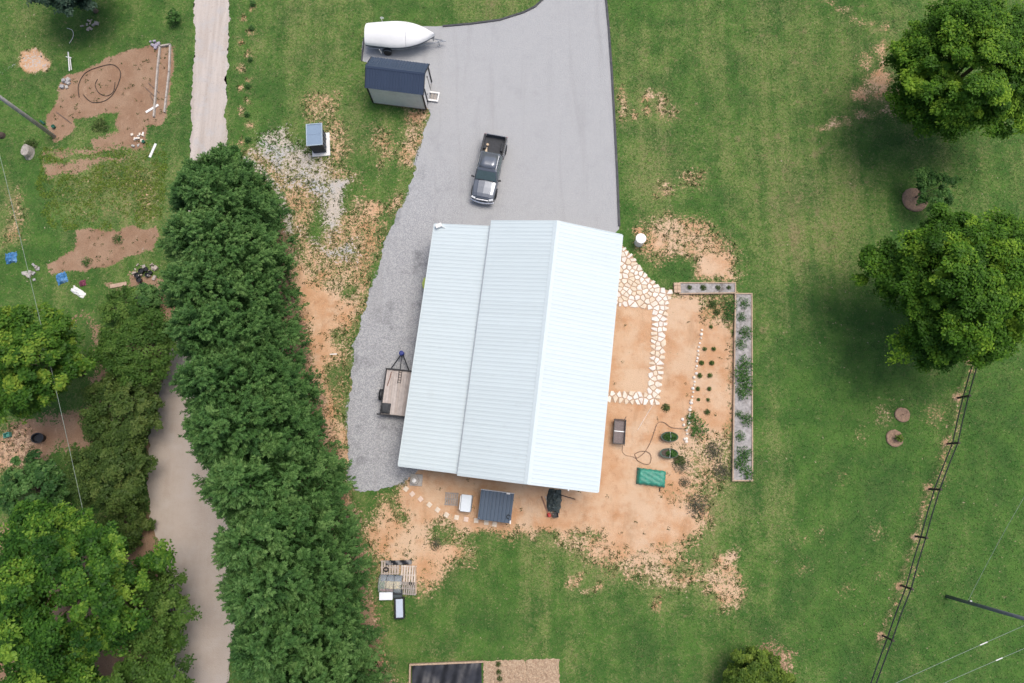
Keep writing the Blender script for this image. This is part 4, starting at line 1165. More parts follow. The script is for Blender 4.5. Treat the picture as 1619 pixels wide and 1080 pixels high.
hb = MB().sheet(hull); hb.add(hull[0], [(0, 1, 2, 3, 4)])
hb.build('hull', M('navy_hull', (0.035, 0.06, 0.085), 0.3, 0.1), boat, smooth=False)
rub = MB()
for s in (-1, 1): rub.tube([(i / (NB - 1) * blen, s * bw(i / (NB - 1)) * 0.99, 1.24 + 0.12 * i / (NB - 1) - 0.12) for i in range(NB)], 0.025, 6)
rub.build('rub_rail', M_GALV, boat)
btr = thing('boat_trailer', 'galvanised trailer carrying the white covered boat, tongue to the right', 'trailer', (b0.x, b0.y, 0), bo_rz)
for s in (-1, 1):
    MB().tube([(0.1, s * 0.85, 0.46), (2.9, s * 0.86, 0.46), (5.2, s * 0.28, 0.48), (6.4, s * 0.03, 0.50)], 0.05, 6).build('side_rail', M_GALV, btr)
    wl = MB().lathe([(0.16, -0.09), (0.30, -0.10), (0.33, -0.06), (0.33, 0.06), (0.30, 0.10), (0.16, 0.09)], 20).build('wheel', M_RUBBER, btr)
    wl.location = (1.75, s * 1.12, 0.33); wl.rotation_euler = (PI / 2, 0, 0)
    MB().lathe([(0.04, -0.08), (0.17, -0.07), (0.17, 0.07), (0.04, 0.08)], 14).build('rim', M_GALV, wl)
    fd = MB(); fd.sheet([[(1.75 + 0.42 * math.cos(a), s * 0.98, 0.33 + 0.40 * math.sin(a)), (1.75 + 0.42 * math.cos(a), s * 1.25, 0.33 + 0.40 * math.sin(a))] for a in [R(20 + 14 * k) for k in range(11)]])
    fd.build('mudguard', M('dark_mudguard', (0.06, 0.07, 0.08), 0.5, 0.1), btr, smooth=True, solid=0.01)
    gp = MB(); gp.tube([(1.25, s * 0.9, 0.48), (1.25, s * 1.30, 0.50), (1.22, s * 1.34, 1.35 if s > 0 else 1.05)], 0.03, 8)
    gp.build('guide_post', M_WHITE, btr)
    if s > 0: MB().tube([(1.28 + 0.14 * math.cos(a), s * 1.36, 1.40 + 0.10 * math.sin(a)) for a in [2 * PI * k / 12 for k in range(12)]], 0.025, 6, closed=True).build('guide_ring', M_WHITE, btr)
for x in (0.4, 1.75, 3.6): MB().tube([(x, -0.85, 0.44), (x, 0.85, 0.44)], 0.045, 6).build('cross_member', M_GALV, btr)
MB().tube([(1.75, -1.1, 0.33), (1.75, 1.1, 0.33)], 0.035, 6).build('axle', M_GALV, btr)
MB().tube([(5.6, 0, 0.5), (5.62, 0, 1.05), (5.45, 0, 1.15)], 0.045, 8).box((5.45, 0, 1.08), (0.16, 0.16, 0.16)).build('winch_post', M_GALV, btr)
MB().tube([(6.05, -0.18, 0.06), (6.05, -0.18, 0.80)], 0.035, 8).lathe([(0.10, 0), (0.10, 0.05)], 10, (6.05, -0.18, 0.02)).tube([(6.05, -0.18, 0.78), (6.12, -0.42, 0.78)], 0.018, 6).build('jack', M_GALV, btr)
MB().tube([(6.38, 0, 0.50), (6.62, 0, 0.50)], [0.07, 0.05], 8).build('coupler', M_GALV, btr)

# ------------------------------------------------------------------ flat utility trailer beside the barn
ua, ub_, uc = S(611, 583, 0.62), S(601, 655, 0.62), S(650, 586, 0.62)
ud = (ua - ub_).to_2d(); ul = ud.length; urz = math.atan2(ud.y, ud.x) - PI / 2
uw = 2.05
right = Vector((math.cos(urz), math.sin(urz)))
um = (ua + ub_).to_2d() / 2 + right * uw / 2
ut = thing('utility_trailer', 'flat utility trailer with plank deck half under the barn eave', 'trailer', (um.x, um.y, 0), urz)
npk = 10; pk = (uw - 0.10) / npk
for i in range(npk):
    MB().box((-uw / 2 + 0.05 + pk * (i + 0.5), 0, 0.585 + random.uniform(-0.003, 0.003)), (pk - 0.012, ul - 0.08, 0.04)).build('plank', M('trailer_planks_%d' % (i % 3), [(0.47, 0.42, 0.39), (0.50, 0.45, 0.42), (0.44, 0.385, 0.35)][i % 3], 0.85, 0.14, 3, bump=0.4, dirt=(0.3, 0.22, 0.18), dirt_amt=0.3), ut)
for s in (-1, 1):
    MB().box((s * uw / 2, 0, 0.58), (0.08, ul, 0.14)).build('side_rail', M_BLACK, ut, bevel=0.008)
    wl = MB().lathe([(0.18, -0.1), (0.32, -0.1), (0.35, -0.06), (0.35, 0.06), (0.32, 0.1), (0.18, 0.1)], 20).build('wheel', M_RUBBER, ut)
    wl.location = (s * (uw / 2 + 0.17), -0.25, 0.35); wl.rotation_euler = (0, PI / 2, 0)
    MB().lathe([(0.04, -0.08), (0.18, -0.07), (0.18, 0.07), (0.04, 0.08)], 14).build('rim', M_GALV, wl)
    fd = MB(); fd.sheet([[(s * (uw / 2 + 0.045), -0.25 + 0.44 * math.cos(a), 0.35 + 0.40 * math.sin(a)), (s * (uw / 2 + 0.30), -0.25 + 0.44 * math.cos(a), 0.35 + 0.40 * math.sin(a))] for a in [R(15 + 15 * k) for k in range(11)]])
    fd.build('mudguard', M_BLACK, ut, smooth=True, solid=0.01)
MB().box((0, ul / 2, 0.64), (uw + 0.08, 0.09, 0.26)).build('front_rail', M_BLACK, ut, bevel=0.01)
MB().box((-0.03, -ul / 2, 0.62), (uw + 0.45, 0.10, 0.22)).build('rear_rail', M_BLACK, ut, bevel=0.01)
for s in (-1, 1): MB().tube([(s * 0.72, ul / 2, 0.52), (0, ul / 2 + 1.35, 0.50)], 0.045, 6).build('tongue_bar', M_BLACK, ut)
MB().tube([(0, ul / 2, 0.5), (0, ul / 2 + 1.3, 0.5)], 0.03, 6).build('tongue_bar', M_BLACK, ut)
MB().lathe([(0.10, 0.38), (0.19, 0.42), (0.19, 0.78), (0.12, 0.82)], 14, (-0.02, ul / 2 + 1.30, 0)).build('jack', M('blue_cap', (0.025, 0.04, 0.20), 0.5, 0.2), ut)
# load on the trailer
def on_trailer(o, x, y, label, cat):
    p = ut.matrix_basis @ Vector((x, y, 0.61)); o.location = p; o.rotation_euler[2] = urz
    return tag(o, label, cat)
ld = thing('ladder', 'short dark ladder rack lying at the front of the plank trailer', 'ladder')
for x in (-0.11, 0.11): MB().box((x, 0, 0.03), (0.04, 0.95, 0.05)).build('stile', M_BLACK, ld)
for k_ in range(5): MB().box((0, -0.42 + k_ * 0.2, 0.03), (0.2, 0.03, 0.03)).build('rung', M_BLACK, ld)
on_trailer(ld, 0.08, ul / 2 - 0.55, None, None)
o = MB().tube([(0, 0.55, 0.03), (-0.03, 0.1, 0.03), (-0.16, -0.55, 0.03)], 0.028, 6).build('pry_bar', M('rust', (0.22, 0.10, 0.06), 0.8, 0.3), None)
on_trailer(o, -0.62, ul / 2 - 0.75, 'rusty bar lying at an angle on the plank trailer', 'bar')
cu = MB()
cu.sheet([[(-0.36 + 0.72 * i / 7, -0.40 + 0.80 * j / 7, 0.02 + 0.30 * (math.sin(PI * i / 7) * math.sin(PI * j / 7)) ** 0.4 * (1 + 0.12 * math.sin(i * 2 + j * 1.3))) for i in range(8)] for j in range(8)])
o = cu.build('bundled_tarp', M('charcoal_fabric', (0.055, 0.06, 0.065), 0.9, 0.25, bump=0.4), None, smooth=True)
on_trailer(o, -0.66, -ul / 2 + 0.48, 'charcoal bundled tarp on the back corner of the plank trailer', 'tarp')
# ------------------------------------------------------------------ drive edging
def strip(name, label, pts, w, h, mat, cat='edging', seg=1.2):
    """low kerb made of short lengths laid end to end"""
    P = [S(*p) for p in pts]
    t = thing(name, label, cat, (P[0].x, P[0].y, 0))
    base = Vector((P[0].x, P[0].y, 0))
    for a, b in zip(P[:-1], P[1:]):
        d = b - a; n = max(1, round(d.length / seg))
        for k in range(n):
            p = a.lerp(b, (k + 0.5) / n) - base
            MB().box((p.x, p.y, h / 2), (d.length / n - 0.006, w, h), rz=math.atan2(d.y, d.x)).build('edging_length', mat, t)
    return t
strip('drive_edging', 'dark edging along the right side of the gravel drive', [(955, -30), (958, 0), (962, 40), (967, 110), (972, 200), (976, 280), (979, 358)], 0.16, 0.11, M_EDGE, seg=2.4)
strip('drive_edging', 'dark curved edging along the upper left of the gravel drive', [(862, -4), (846, 11), (828, 20), (790, 32), (745, 38), (700, 42)], 0.15, 0.10, M_EDGE, seg=2.0)
strip('drive_edging', 'short edging at the end of the boat pad', [(576, 60), (572, 97)], 0.12, 0.08, M_EDGE)

# ------------------------------------------------------------------ flagstones
def clip_cell(seed_i, seeds, poly):
    """voronoi cell of one seed clipped to a polygon box"""
    c = seeds[seed_i]
    cell = [(c[0] - 0.9, c[1] - 0.9), (c[0] + 0.9, c[1] - 0.9), (c[0] + 0.9, c[1] + 0.9), (c[0] - 0.9, c[1] + 0.9)]
    for j, s in enumerate(seeds):
        if j == seed_i: continue
        dx, dy = s[0] - c[0], s[1] - c[1]
        if dx * dx + dy * dy > 3.0: continue
        mx, my = (s[0] + c[0]) / 2, (s[1] + c[1]) / 2
        out = []
        for i in range(len(cell)):
            a, b = cell[i], cell[(i + 1) % len(cell)]
            da = (a[0] - mx) * dx + (a[1] - my) * dy; db = (b[0] - mx) * dx + (b[1] - my) * dy
            if da <= 0: out.append(a)
            if da * db < 0:
                k = da / (da - db); out.append((a[0] + (b[0] - a[0]) * k, a[1] + (b[1] - a[1]) * k))
        cell = out
        if len(cell) < 3: return None
    return cell
FLAG = [(980, 384), (1000, 405), (1018, 432), (1045, 456), (1064, 461), (1057, 478), (1054, 500), (1050, 560), (1046, 600), (1041, 639), (1000, 638), (962, 635), (950, 620), (1000, 620), (1024, 622), (1026, 605), (1030, 550), (1032, 490), (1010, 485), (960, 482), (965, 440)]
fpoly = px_poly(FLAG)
M_FLAG = [M('flagstone_%d' % i, c, 0.8, 0.14, 5, bump=0.4, bscale=18, dirt=(0.45, 0.28, 0.16), dirt_amt=0.3) for i, c in enumerate([(0.70, 0.63, 0.53), (0.76, 0.71, 0.63), (0.66, 0.56, 0.43), (0.72, 0.66, 0.60)])]
fr_ = random.Random(5)
seeds = []
lo, hi = fpoly.min(0), fpoly.max(0)
tries = 0
while tries < 9000:
    tries += 1
    p = (fr_.uniform(lo[0], hi[0]), fr_.uniform(lo[1], hi[1]))
    d = sdf(fpoly, np.array([p[0]]), np.array([p[1]]))[0]
    if d < 0.07: continue
    if all((p[0] - s[0]) ** 2 + (p[1] - s[1]) ** 2 > 0.31 ** 2 for s in seeds): seeds.append(p)
bed = flat('flagstone_path', [Vector(p) for p in fpoly], 0.016, M('path_sand', (0.44, 0.30, 0.20), 0.95, 0.2, 3, bump=0.4))
nst = 0
for i, s in enumerate(seeds):
    cell = clip_cell(i, seeds, fpoly)
    if not cell: continue
    cx = sum(p[0] for p in cell) / len(cell); cy = sum(p[1] for p in cell) / len(cell)
    pts = []
    for p in cell:
        q = Vector((p[0] - s[0], p[1] - s[1]))
        L = min(q.length, 0.42)
        q = q.normalized() * max(0.08, L - 0.03) * fr_.uniform(0.86, 1.0)
        pts.append((s[0] + q.x, s[1] + q.y))
    for it in range(6):
        dd = sdf(fpoly, np.array([p[0] for p in pts]), np.array([p[1] for p in pts]))
        pts = [p if k_ > -0.10 else (s[0] + (p[0] - s[0]) * 0.8, s[1] + (p[1] - s[1]) * 0.8) for p, k_ in zip(pts, dd)]
    z = 0.045 + fr_.uniform(0, 0.03)
    mb = MB(); n = len(pts)
    mx = sum(p[0] for p in pts) / n; my = sum(p[1] for p in pts) / n
    top = [(mx + (p[0] - mx) * 0.88, my + (p[1] - my) * 0.88, z + fr_.uniform(-0.006, 0.006)) for p in pts]
    mb.loft([[(p[0], p[1], 0.01) for p in pts], [(p[0], p[1], z - 0.018) for p in pts], top])
    mb.build('flagstone', fr_.choice(M_FLAG), bed)
    nst += 1
# small edging stones of the herb bed
es = thing('stone_edging', 'line of small pale stones edging the herb bed', 'edging', S(1098, 600))
line = [(1110, 520), (1106, 545), (1102, 575), (1098, 600), (1094, 630), (1089, 662), (1085, 690), (1083, 702)]
rock = []
for i in range(4):
    rr = random.Random(80 + i)
    mb = MB(); mb.lathe([(0.02, 0.0), (0.10, 0.02), (0.115, 0.07), (0.07, 0.12), (0.01, 0.13)], 7)
    mb.v = [(v[0] * rr.uniform(0.75, 1.25), v[1] * rr.uniform(0.75, 1.25), v[2]) for v in mb.v]
    rock.append(mb.mesh('edging_stone', M_FLAG[i]))
k_ = 0
for a, b in zip(line[:-1], line[1:]):
    n = max(1, int((S(*b) - S(*a)).length / 0.26))
    for j in range(n):
        p = S(*a).lerp(S(*b), (j + 0.5) / n) - es.location
        o = link('edging_stone', rock[k_ % 4], es, loc=(p.x + random.uniform(-.06, .06), p.y + random.uniform(-.06, .06), 0), rz=random.uniform(0, 6)); k_ += 1
        o.scale = (random.uniform(0.7, 1.15),) * 3
for q in [(1079, 663), (1081, 672), (1090, 668), (1088, 676), (1085, 698), (1082, 694)]:
    p = S(*q) - es.location
    link('edging_stone', rock[k_ % 4], es, loc=(p.x, p.y, 0), rz=random.uniform(0, 6)); k_ += 1

# ------------------------------------------------------------------ raised beds
M_MULCH = M('grey_mulch', (0.33, 0.315, 0.305), 0.95, 0.35, 4, bump=0.9, bscale=25, dirt=(0.12, 0.10, 0.08), dirt_amt=0.9)
def raised_bed(label, corners, h=0.28, th=0.09, mat=M_WOODT, fill=M_MULCH, name='raised_bed'):
    C = [S(*c, h) for c in corners]
    c0 = sum((Vector((c.x, c.y, 0)) for c in C), Vector()) / len(C)
    t = thing(name, label, 'raised bed', c0)
    L = [Vector((c.x - c0.x, c.y - c0.y)) for c in C]
    for i in range(len(L)):
        a, b = L[i], L[(i + 1) % len(L)]
        d = b - a; m = (a + b) / 2
        for kz in range(2):
            MB().box((m.x, m.y, h * (0.25 + 0.5 * kz) + (0.0 if i % 2 else 0.004)), (d.length - (th if i % 2 else -th), th, h / 2 - 0.006), rz=math.atan2(d.y, d.x)).build('timber', mat, t, bevel=0.008)
    inner = [p * 0.995 for p in L]
    nu, nv = 24, 8
    rows = []
    for i in range(nu):
        r_ = []
        for j in range(nv):
            u, v = i / (nu - 1), j / (nv - 1)
            p = (inner[0].lerp(inner[1], u)).lerp(inner[3].lerp(inner[2], u), v)
            r_.append((p.x, p.y, h * 0.72 + random.uniform(-0.035, 0.035)))
        rows.append(r_)
    MB().sheet(rows).build('mulch', fill, t, smooth=True)
    return t
raised_bed('short timber raised bed at the top of the kitchen garden', [(1075, 447), (1163, 447), (1163, 463), (1075, 464)], 0.22)
raised_bed('long narrow timber raised bed down the right side of the garden', [(1189, 464), (1190, 760), (1159, 760), (1163, 464)], 0.26)
bk = thing('brick_pier', 'small tan block pier at the left end of the short raised bed', 'pier', S(1070, 456))
for i in range(3):
    for j in range(2):
        MB().box((-0.13 + j * 0.26, -0.26 + i * 0.27, 0.12), (0.25, 0.25, 0.24)).build('block', M('tan_block', (0.50, 0.36, 0.25), 0.9, 0.15, 4, bump=0.4), bk, bevel=0.01)
bp = [(1176, 480, 0.8), (1172, 502, 0.7), (1178, 527, 1.0), (1170, 545, 0.8), (1177, 575, 1.1), (1173, 592, 1.25), (1178, 608, 1.3), (1174, 622, 1.0), (1180, 664, 0.9), (1170, 690, 0.7), (1176, 718, 1.1), (1170, 733, 1.0), (1182, 748, 1.0), (1168, 655, 0.55)]
for i, (x, y, s) in enumerate(bp):
    plant('bed_plant', f'leafy green plant, {ORD[i]} from the top in the long raised bed' if i < 13 else 'smallest seedling halfway down the long raised bed', (x, y, ), HM['herb'][i % 3], s * 0.80, 'plants in the long raised bed', z=0.18, stem=0.15)
for i, (x, y, s) in enumerate([(1090, 455, 0.5), (1112, 455, 0.62), (1135, 455, 0.5), (1152, 455, 0.45)]):
    plant('bed_plant', f'small plant, {ORD[i]} from the left in the short raised bed', (x, y), HM['weed'][i % 3], s, 'plants in the short raised bed', z=0.15, stem=0.1)

# tarp covered bed and straw bed at the bottom edge
M_TARP = M('black_sheeting', (0.022, 0.024, 0.030), 0.35, 0.4, 2, spec=0.5)
tb = [S(652, 1052, 0.2), S(761, 1048, 0.2), S(764, 1170, 0.2), S(650, 1170, 0.2)]
t = thing('covered_bed', 'raised bed under wrinkled black sheeting at the bottom edge', 'raised bed', (tb[0].x, tb[0].y, 0))
rows = []
for j in range(40):
    r_ = []
    for i in range(40):
        u, v = i / 39, j / 39
        p = tb[0].lerp(tb[1], u).lerp(tb[3].lerp(tb[2], u), v) - Vector((tb[0].x, tb[0].y, 0))
        z = 0.20 + 0.035 * math.sin(u * 38 + 3 * math.sin(v * 4)) + 0.05 * math.sin(u * 11 + v * 2.2) + 0.03 * math.sin(v * 17 + u * 5 + 2 * math.sin(u * 9)) + random.uniform(-0.008, 0.008)
        r_.append((p.x, p.y, max(0.06, z)))
    rows.append(r_)
MB().sheet(rows).build('sheeting', M_TARP, t, smooth=True)
for (ax, ay), (bx, by) in [((648, 1050), (764, 1045)), ((649, 1052), (647, 1170))]:
    a, b = S(ax, ay), S(bx, by); d = b - a; m = (a + b) / 2 - Vector((tb[0].x, tb[0].y, 0))
    MB().box((m.x, m.y, 0.13), (d.length, 0.12, 0.26), rz=math.atan2(d.y, d.x)).build('timber', M_WOODT, t, bevel=0.01)
def straw_material():
    t = NT('straw_mulch')
    n = t.noise(7, 5, 0.7, dist=1.2); f = t.noise(22, 3, 0.7, dist=2.0)
    c = t.mix(t.step(n, 0.35, 0.68), (0.30, 0.19, 0.12), (0.58, 0.44, 0.30))
    c = t.mix(t.math('MULTIPLY', t.step(f, 0.5, 0.7), 0.5), c, (0.66, 0.55, 0.42))
    t.color(c); t.rough(0.95); t.bump(t.math('ADD', n, f), 0.8, 0.06)
    return t.m
sb = [S(764, 1045), S(800, 1039), S(884, 1041), S(887, 1170), S(766, 1170)]
so = thing('straw_bed', 'straw covered garden bed at the bottom edge right of black sheeting', 'garden bed', (sb[0].x, sb[0].y, 0))
rows = []
for j in range(46):
    r_ = []
    for i in range(46):
        u, v = i / 45, j / 45
        p = sb[0].lerp(sb[2], u).lerp(sb[4].lerp(sb[3], u), v) - Vector((sb[0].x, sb[0].y, 0))
        e = min(1, 6 * min(u, 1 - u, v)) if v < 0.9 else min(1, 6 * min(u, 1 - u))
        r_.append((p.x + random.uniform(-.05, .05), p.y + random.uniform(-.05, .05), 0.02 + e * (0.09 + random.uniform(-0.03, 0.03)) - (0.05 if abs(u - 0.55) < 0.015 else 0)))
    rows.append(r_)
MB().sheet(rows).build('straw', straw_material(), so, smooth=False)
for i, (x, y) in enumerate([(788, 1050), (789, 1063), (790, 1073)]):
    plant('leafy_plant', f'small green plant, {ORD[i]} from the top in the straw bed', (x, y), HM['weed'][i], 0.5, 'plants in the straw bed', z=0.08, stem=0.1)

# ------------------------------------------------------------------ rings of mulch round young trees
def ring(label, px, r, plant_too=None):
    t = thing('tree_ring', label, 'mulch ring', S(*px))
    mb = MB(); mb.lathe([(r, 0.0), (r, 0.08), (r * 0.86, 0.12), (r * 0.72, 0.06), (r * 0.2, 0.035)], 22)
    mb.v = [(v[0] * (1 + random.uniform(-.05, .05)), v[1] * (1 + random.uniform(-.05, .05)), v[2]) for v in mb.v]
    mb.build('mulch', M('ring_mulch', (0.27, 0.18, 0.125), 0.95, 0.3, 8, bump=0.7), t, smooth=True)
    return t
ring('mulch ring with dead stem, upper of the two rings near the rail fence', (1426, 656), 0.56)
MB().tube([(0, 0, 0), (0.05, 0.05, 0.5)], 0.012, 5).tube([(0, 0, 0.1), (-0.15, 0.1, 0.4)], 0.008, 5).tube([(0, 0, 0.1), (0.1, -0.15, 0.35)], 0.008, 5).build('dead_stem', BARK, [o for o in COL.objects if o.name == 'tree_ring'][0])
ring('mulch ring round the lime sapling, lower of two near the rail fence', (1414, 693), 0.64)
ring('mulch ring under the small tree between the shade trees', (1446, 316), 1.0)
me = herb_mesh(90, 0.32, 0.35, 70, 0.2, LEAF['lime'], 0.2)
plant('sapling', 'lime green sapling in the lower mulch ring', (1420, 693), me, 1.0, cat='sapling', z=0.2, stem=0.2)

# ------------------------------------------------------------------ rail fence at the right
fpx = [(1564, 455), (1549, 510), (1532, 568), (1514, 629), (1497, 701), (1469, 772), (1449, 849), (1424, 926), (1396, 1004), (1366, 1090), (1340, 1170)]
F0 = S(*fpx[5])
fence = thing('rail_fence', 'fence with dark wires on short posts down the right side', 'fence', F0)
M_POST = M('dark_post', (0.055, 0.045, 0.038), 0.85, 0.3)
tops = []
for i, q in enumerate(fpx):
    p = S(*q) - F0
    p += Vector((random.uniform(-.06, .06), random.uniform(-.06, .06), 0))
    lean = Vector((random.uniform(-.04, .04), random.uniform(-.04, .04), 0))
    MB().tube([p, p + lean + Vector((0, 0, 1.42))], [0.08, 0.075], 8).lathe([(0.085, 0), (0.087, 0.03), (0.02, 0.06)], 8, tuple(p + lean + Vector((0, 0, 1.40)))).build('post', M_POST, fence)
    tops.append((p, lean))
for z in (0.62, 1.25):
    pts = []
    for i, (p, l) in enumerate(tops):
        pts.append(p + l * (z / 1.42) + Vector((0, 0, z)))
        if i < len(tops) - 1:
            q, m = tops[i + 1]
            pts.append((p + q) / 2 + Vector((0, 0, z - 0.03)))
    MB().tube(pts, 0.044, 5).build('wire', M_BLACK, fence)

# ------------------------------------------------------------------ utility poles and lines
M_POLE = M('weathered_pole', (0.40, 0.39, 0.38), 0.9, 0.25, 3, bump=0.4)
M_CABLE = M('pale_cable', (0.24, 0.29, 0.25), 0.5, 0.1)
pl = thing('utility_pole', 'weathered wooden utility pole standing by the brown soil at the left edge', 'pole', S(86, 216))
MB().tube([(0, 0, -0.05), (0.02, 0, 5), (0, 0.03, 9.6)], [0.17, 0.15, 0.12], 12).build('shaft', M_POLE, pl, smooth=True)
MB().tube([(-1.1, 0.3, 9.0), (1.1, -0.3, 9.0)], 0.06, 6).build('crossarm', M_POLE, pl)
MB().tube([(0.17, 0, 0.05), (0.16, 0, 3.0)], 0.03, 6).build('conduit', M_GALV, pl)
pr = thing('utility_pole', 'grey steel utility pole leaning out of view at the lower right', 'pole', S(1497, 943))
M_POLE2 = M('grey_pole', (0.16, 0.17, 0.20), 0.6, 0.15, 3)
MB().tube([(0, 0, -0.05), (0, 0, 5), (0, 0, 10.5)], [0.13, 0.12, 0.10], 12).build('shaft', M_POLE2, pr, smooth=True)
MB().tube([(0.10, 0.06, 2.2), (0.10, 0.06, 10.2)], 0.035, 6).build('conduit', M_GALV, pr)
MB().box((0.05, 0.12, 2.55), (0.14, 0.12, 0.22)).build('bracket', M_GALV, pr)
def cable(name, label, a, b, sag, r=0.014, mat=M_CABLE, splices=()):
    t = thing(name, label, 'cable', (a + b) / 2 * 1.0)
    c0 = (a + b) / 2
    pts = []
    for i in range(25):
        u = i / 24
        pts.append(a.lerp(b, u) - c0 - Vector((0, 0, sag * 4 * u * (1 - u))))
    MB().tube(pts, r, 5).build('wire', mat, t)
    for u in splices:
        i = int(u * 24); MB().tube([pts[i], pts[i].lerp(pts[i + 1], 0.55)], r * 2.6, 6).build('splice', M_WHITE, t)
    return t
cable('overhead_cable', 'thin pale cable rising from the grey pole at lower right', S(1531, 949, 2.5), S(1680, 686, 7.5), 0.25, 0.011)
cable('overhead_cable', 'pale overhead cable with a splice, upper of two in the lower right corner', S(1250, 1156, 8.5), S(1760, 927, 8.5), 0.1, 0.012, splices=(0.62,))
cable('overhead_cable', 'pale overhead cable with a splice, lower of two in the lower right corner', S(1330, 1152, 8.5), S(1780, 957, 8.5), 0.1, 0.012, splices=(0.55,))
cable('overhead_cable', 'pale overhead cable running down the left yard above the trees', S(-12, 200, 10.5), S(152, 905, 5.5), 0.25, 0.014)

# ------------------------------------------------------------------ south side of the barn
wc = thing('well_cap', 'round concrete well cap set in a square pad by the barn corner', 'well cap', S(658, 759), 0.0)
MB().box((0.02, 0, 0.06), (0.92, 0.85, 0.12), rz=-0.05).build('pad', M_CONC, wc, bevel=0.02)
MB().lathe([(0.30, 0.12), (0.30, 0.42), (0.24, 0.45), (0.22, 0.38), (0.05, 0.38)], 20, (-0.06, -0.02, 0)).build('well_ring', M_CONC, wc)
MB().lathe([(0.16, 0.38), (0.16, 0.47), (0.10, 0.50), (0.01, 0.51)], 16, (-0.09, -0.04, 0)).build('lid', M_WHITE, wc)
steps = [(642, 773), (652, 781), (665, 789), (679, 798), (692, 806), (706, 814), (722, 818), (737, 821), (753, 823), (769, 826), (782, 829)]
sm = MB().box((0, 0, 0.025), (0.34, 0.34, 0.055)).mesh('stepping_stone', M('paver', (0.66, 0.57, 0.46), 0.85, 0.12, 6, bump=0.3))
sm2 = MB().box((0, 0, 0.025), (0.34, 0.34, 0.055)).mesh('stepping_stone', M('paver_pink', (0.66, 0.52, 0.43), 0.85, 0.12, 6, bump=0.3))
for i, q in enumerate(steps):
    o = link('stepping_stone', sm2 if i in (1, 7, 2) else sm, None, bevel=0.015, loc=S(*q, 0.004), rz=[-0.6, -0.7, -0.7, -0.6, -0.6, -0.5, -0.2, -0.1, -0.1, -0.15, -0.15][i] + random.uniform(-.12, .12))
    tag(o, f'pale square stepping stone, {ORD[i]} in the curved line from the well cap', 'paver', 'stepping stones behind the barn')
def slatted(name, label, px, w, l, n, rz, mat, z=0.0, along_y=True, cat='pallet', h=0.12):
    t = thing(name, label, cat, S(*px, z), rz)
    for i in range(n):
        x = -w / 2 + w * (i + 0.5) / n
        MB().box((x, 0, h - 0.012), (w / n * random.uniform(0.55, 0.74), l, 0.022)).build('slat', mat, t)
    for y in (-l / 2 + 0.06, 0, l / 2 - 0.06):
        MB().box((0, y, (h - 0.025) / 2), (w, 0.07, h - 0.026)).build('bearer', mat, t)
    return t
slatted('wood_grate', 'slatted wooden grate lying beside the white lidded box', (714, 789), 1.0, 0.95, 7, -0.06, M_WOODG, cat='grate', h=0.08)
fz = thing('lidded_box', 'tall grey box with a white lid behind the barn', 'box', S(738, 795), -0.10)
MB().box((0, 0, 0.36), (0.84, 1.16, 0.72)).build('case', M('grey_case', (0.30, 0.32, 0.34), 0.5, 0.1), fz, bevel=0.03)
MB().box((0, 0, 0.755), (0.72, 1.22, 0.06)).build('lid', M('pale_lid', (0.62, 0.68, 0.72), 0.4, 0.04), fz, bevel=0.02)
MB().box((-0.43, 0, 0.70), (0.06, 1.0, 0.10)).build('handle_rail', M_WHITE, fz, bevel=0.01)
cp = thing('small_hutch', 'low hutch with a grey blue ribbed metal roof behind the barn', 'hutch', S(785, 800), -0.12)
hw, hl = 2.42, 2.12
pm = rib_panel(hw / 3, hl, 3, 0.06, 0.03).mesh('roof_panel', roof_material('slate_roof_metal', (0.070, 0.100, 0.140), 0.4, 0.0, 0.1))
for i in range(3):
    o = link('roof_panel', pm, cp)
    o.matrix_local = Matrix.Translation((-hw / 2 + i * hw / 3, hl / 2, 1.22)) @ Matrix(((0, 1, 0, 0), (-1, 0, 0, 0), (0, 0, 1, 0), (0, 0, 0, 1))) @ Matrix.Rotation(0.10, 4, 'Y')
for x in (-1, 1):
    for y in (-1, 1): MB().box((x * (hw / 2 - 0.12), y * (hl / 2 - 0.12), 0.53), (0.09, 0.09, 1.04)).build('post', M_WOODG, cp)
for y, zt in ((-1, 1.0), (1, 1.12)): MB().box((0, y * (hl / 2 - 0.1), zt / 2 + 0.1), (hw - 0.3, 0.03, zt - 0.2)).build('board_wall', M_WOODG, cp)
for x in (-1, 1): MB().box((x * (hw / 2 - 0.1), 0, 0.55), (0.03, hl - 0.3, 0.85)).build('board_wall', M_WOODG, cp)
MB().box((0, hl / 2 + 0.03, 1.21), (hw + 0.04, 0.05, 0.10)).build('roof_trim', M('pale_trim', (0.42, 0.45, 0.48), 0.5, 0.05), cp)
MB().box((0.78, hl / 2 - 0.02, 1.29), (0.26, 0.12, 0.08)).build('clamp', M_WHITE, cp, bevel=0.02)
MB().box((hw / 2 - 0.04, -hl / 2 + 0.10, 1.045), (0.10, 0.26, 0.06)).build('clamp', M_WHITE, cp, bevel=0.02)
o = MB().tube([(0.13 * math.cos(a), 0.13 * math.sin(a), 0.03) for a in [2 * PI * k / 14 for k in range(12)]], 0.03, 6).build('black_ring', M_BLACK, None)
o.location = S(804, 817, 1.09); tag(o, 'black coil lying on the hutch roof corner', 'coil')
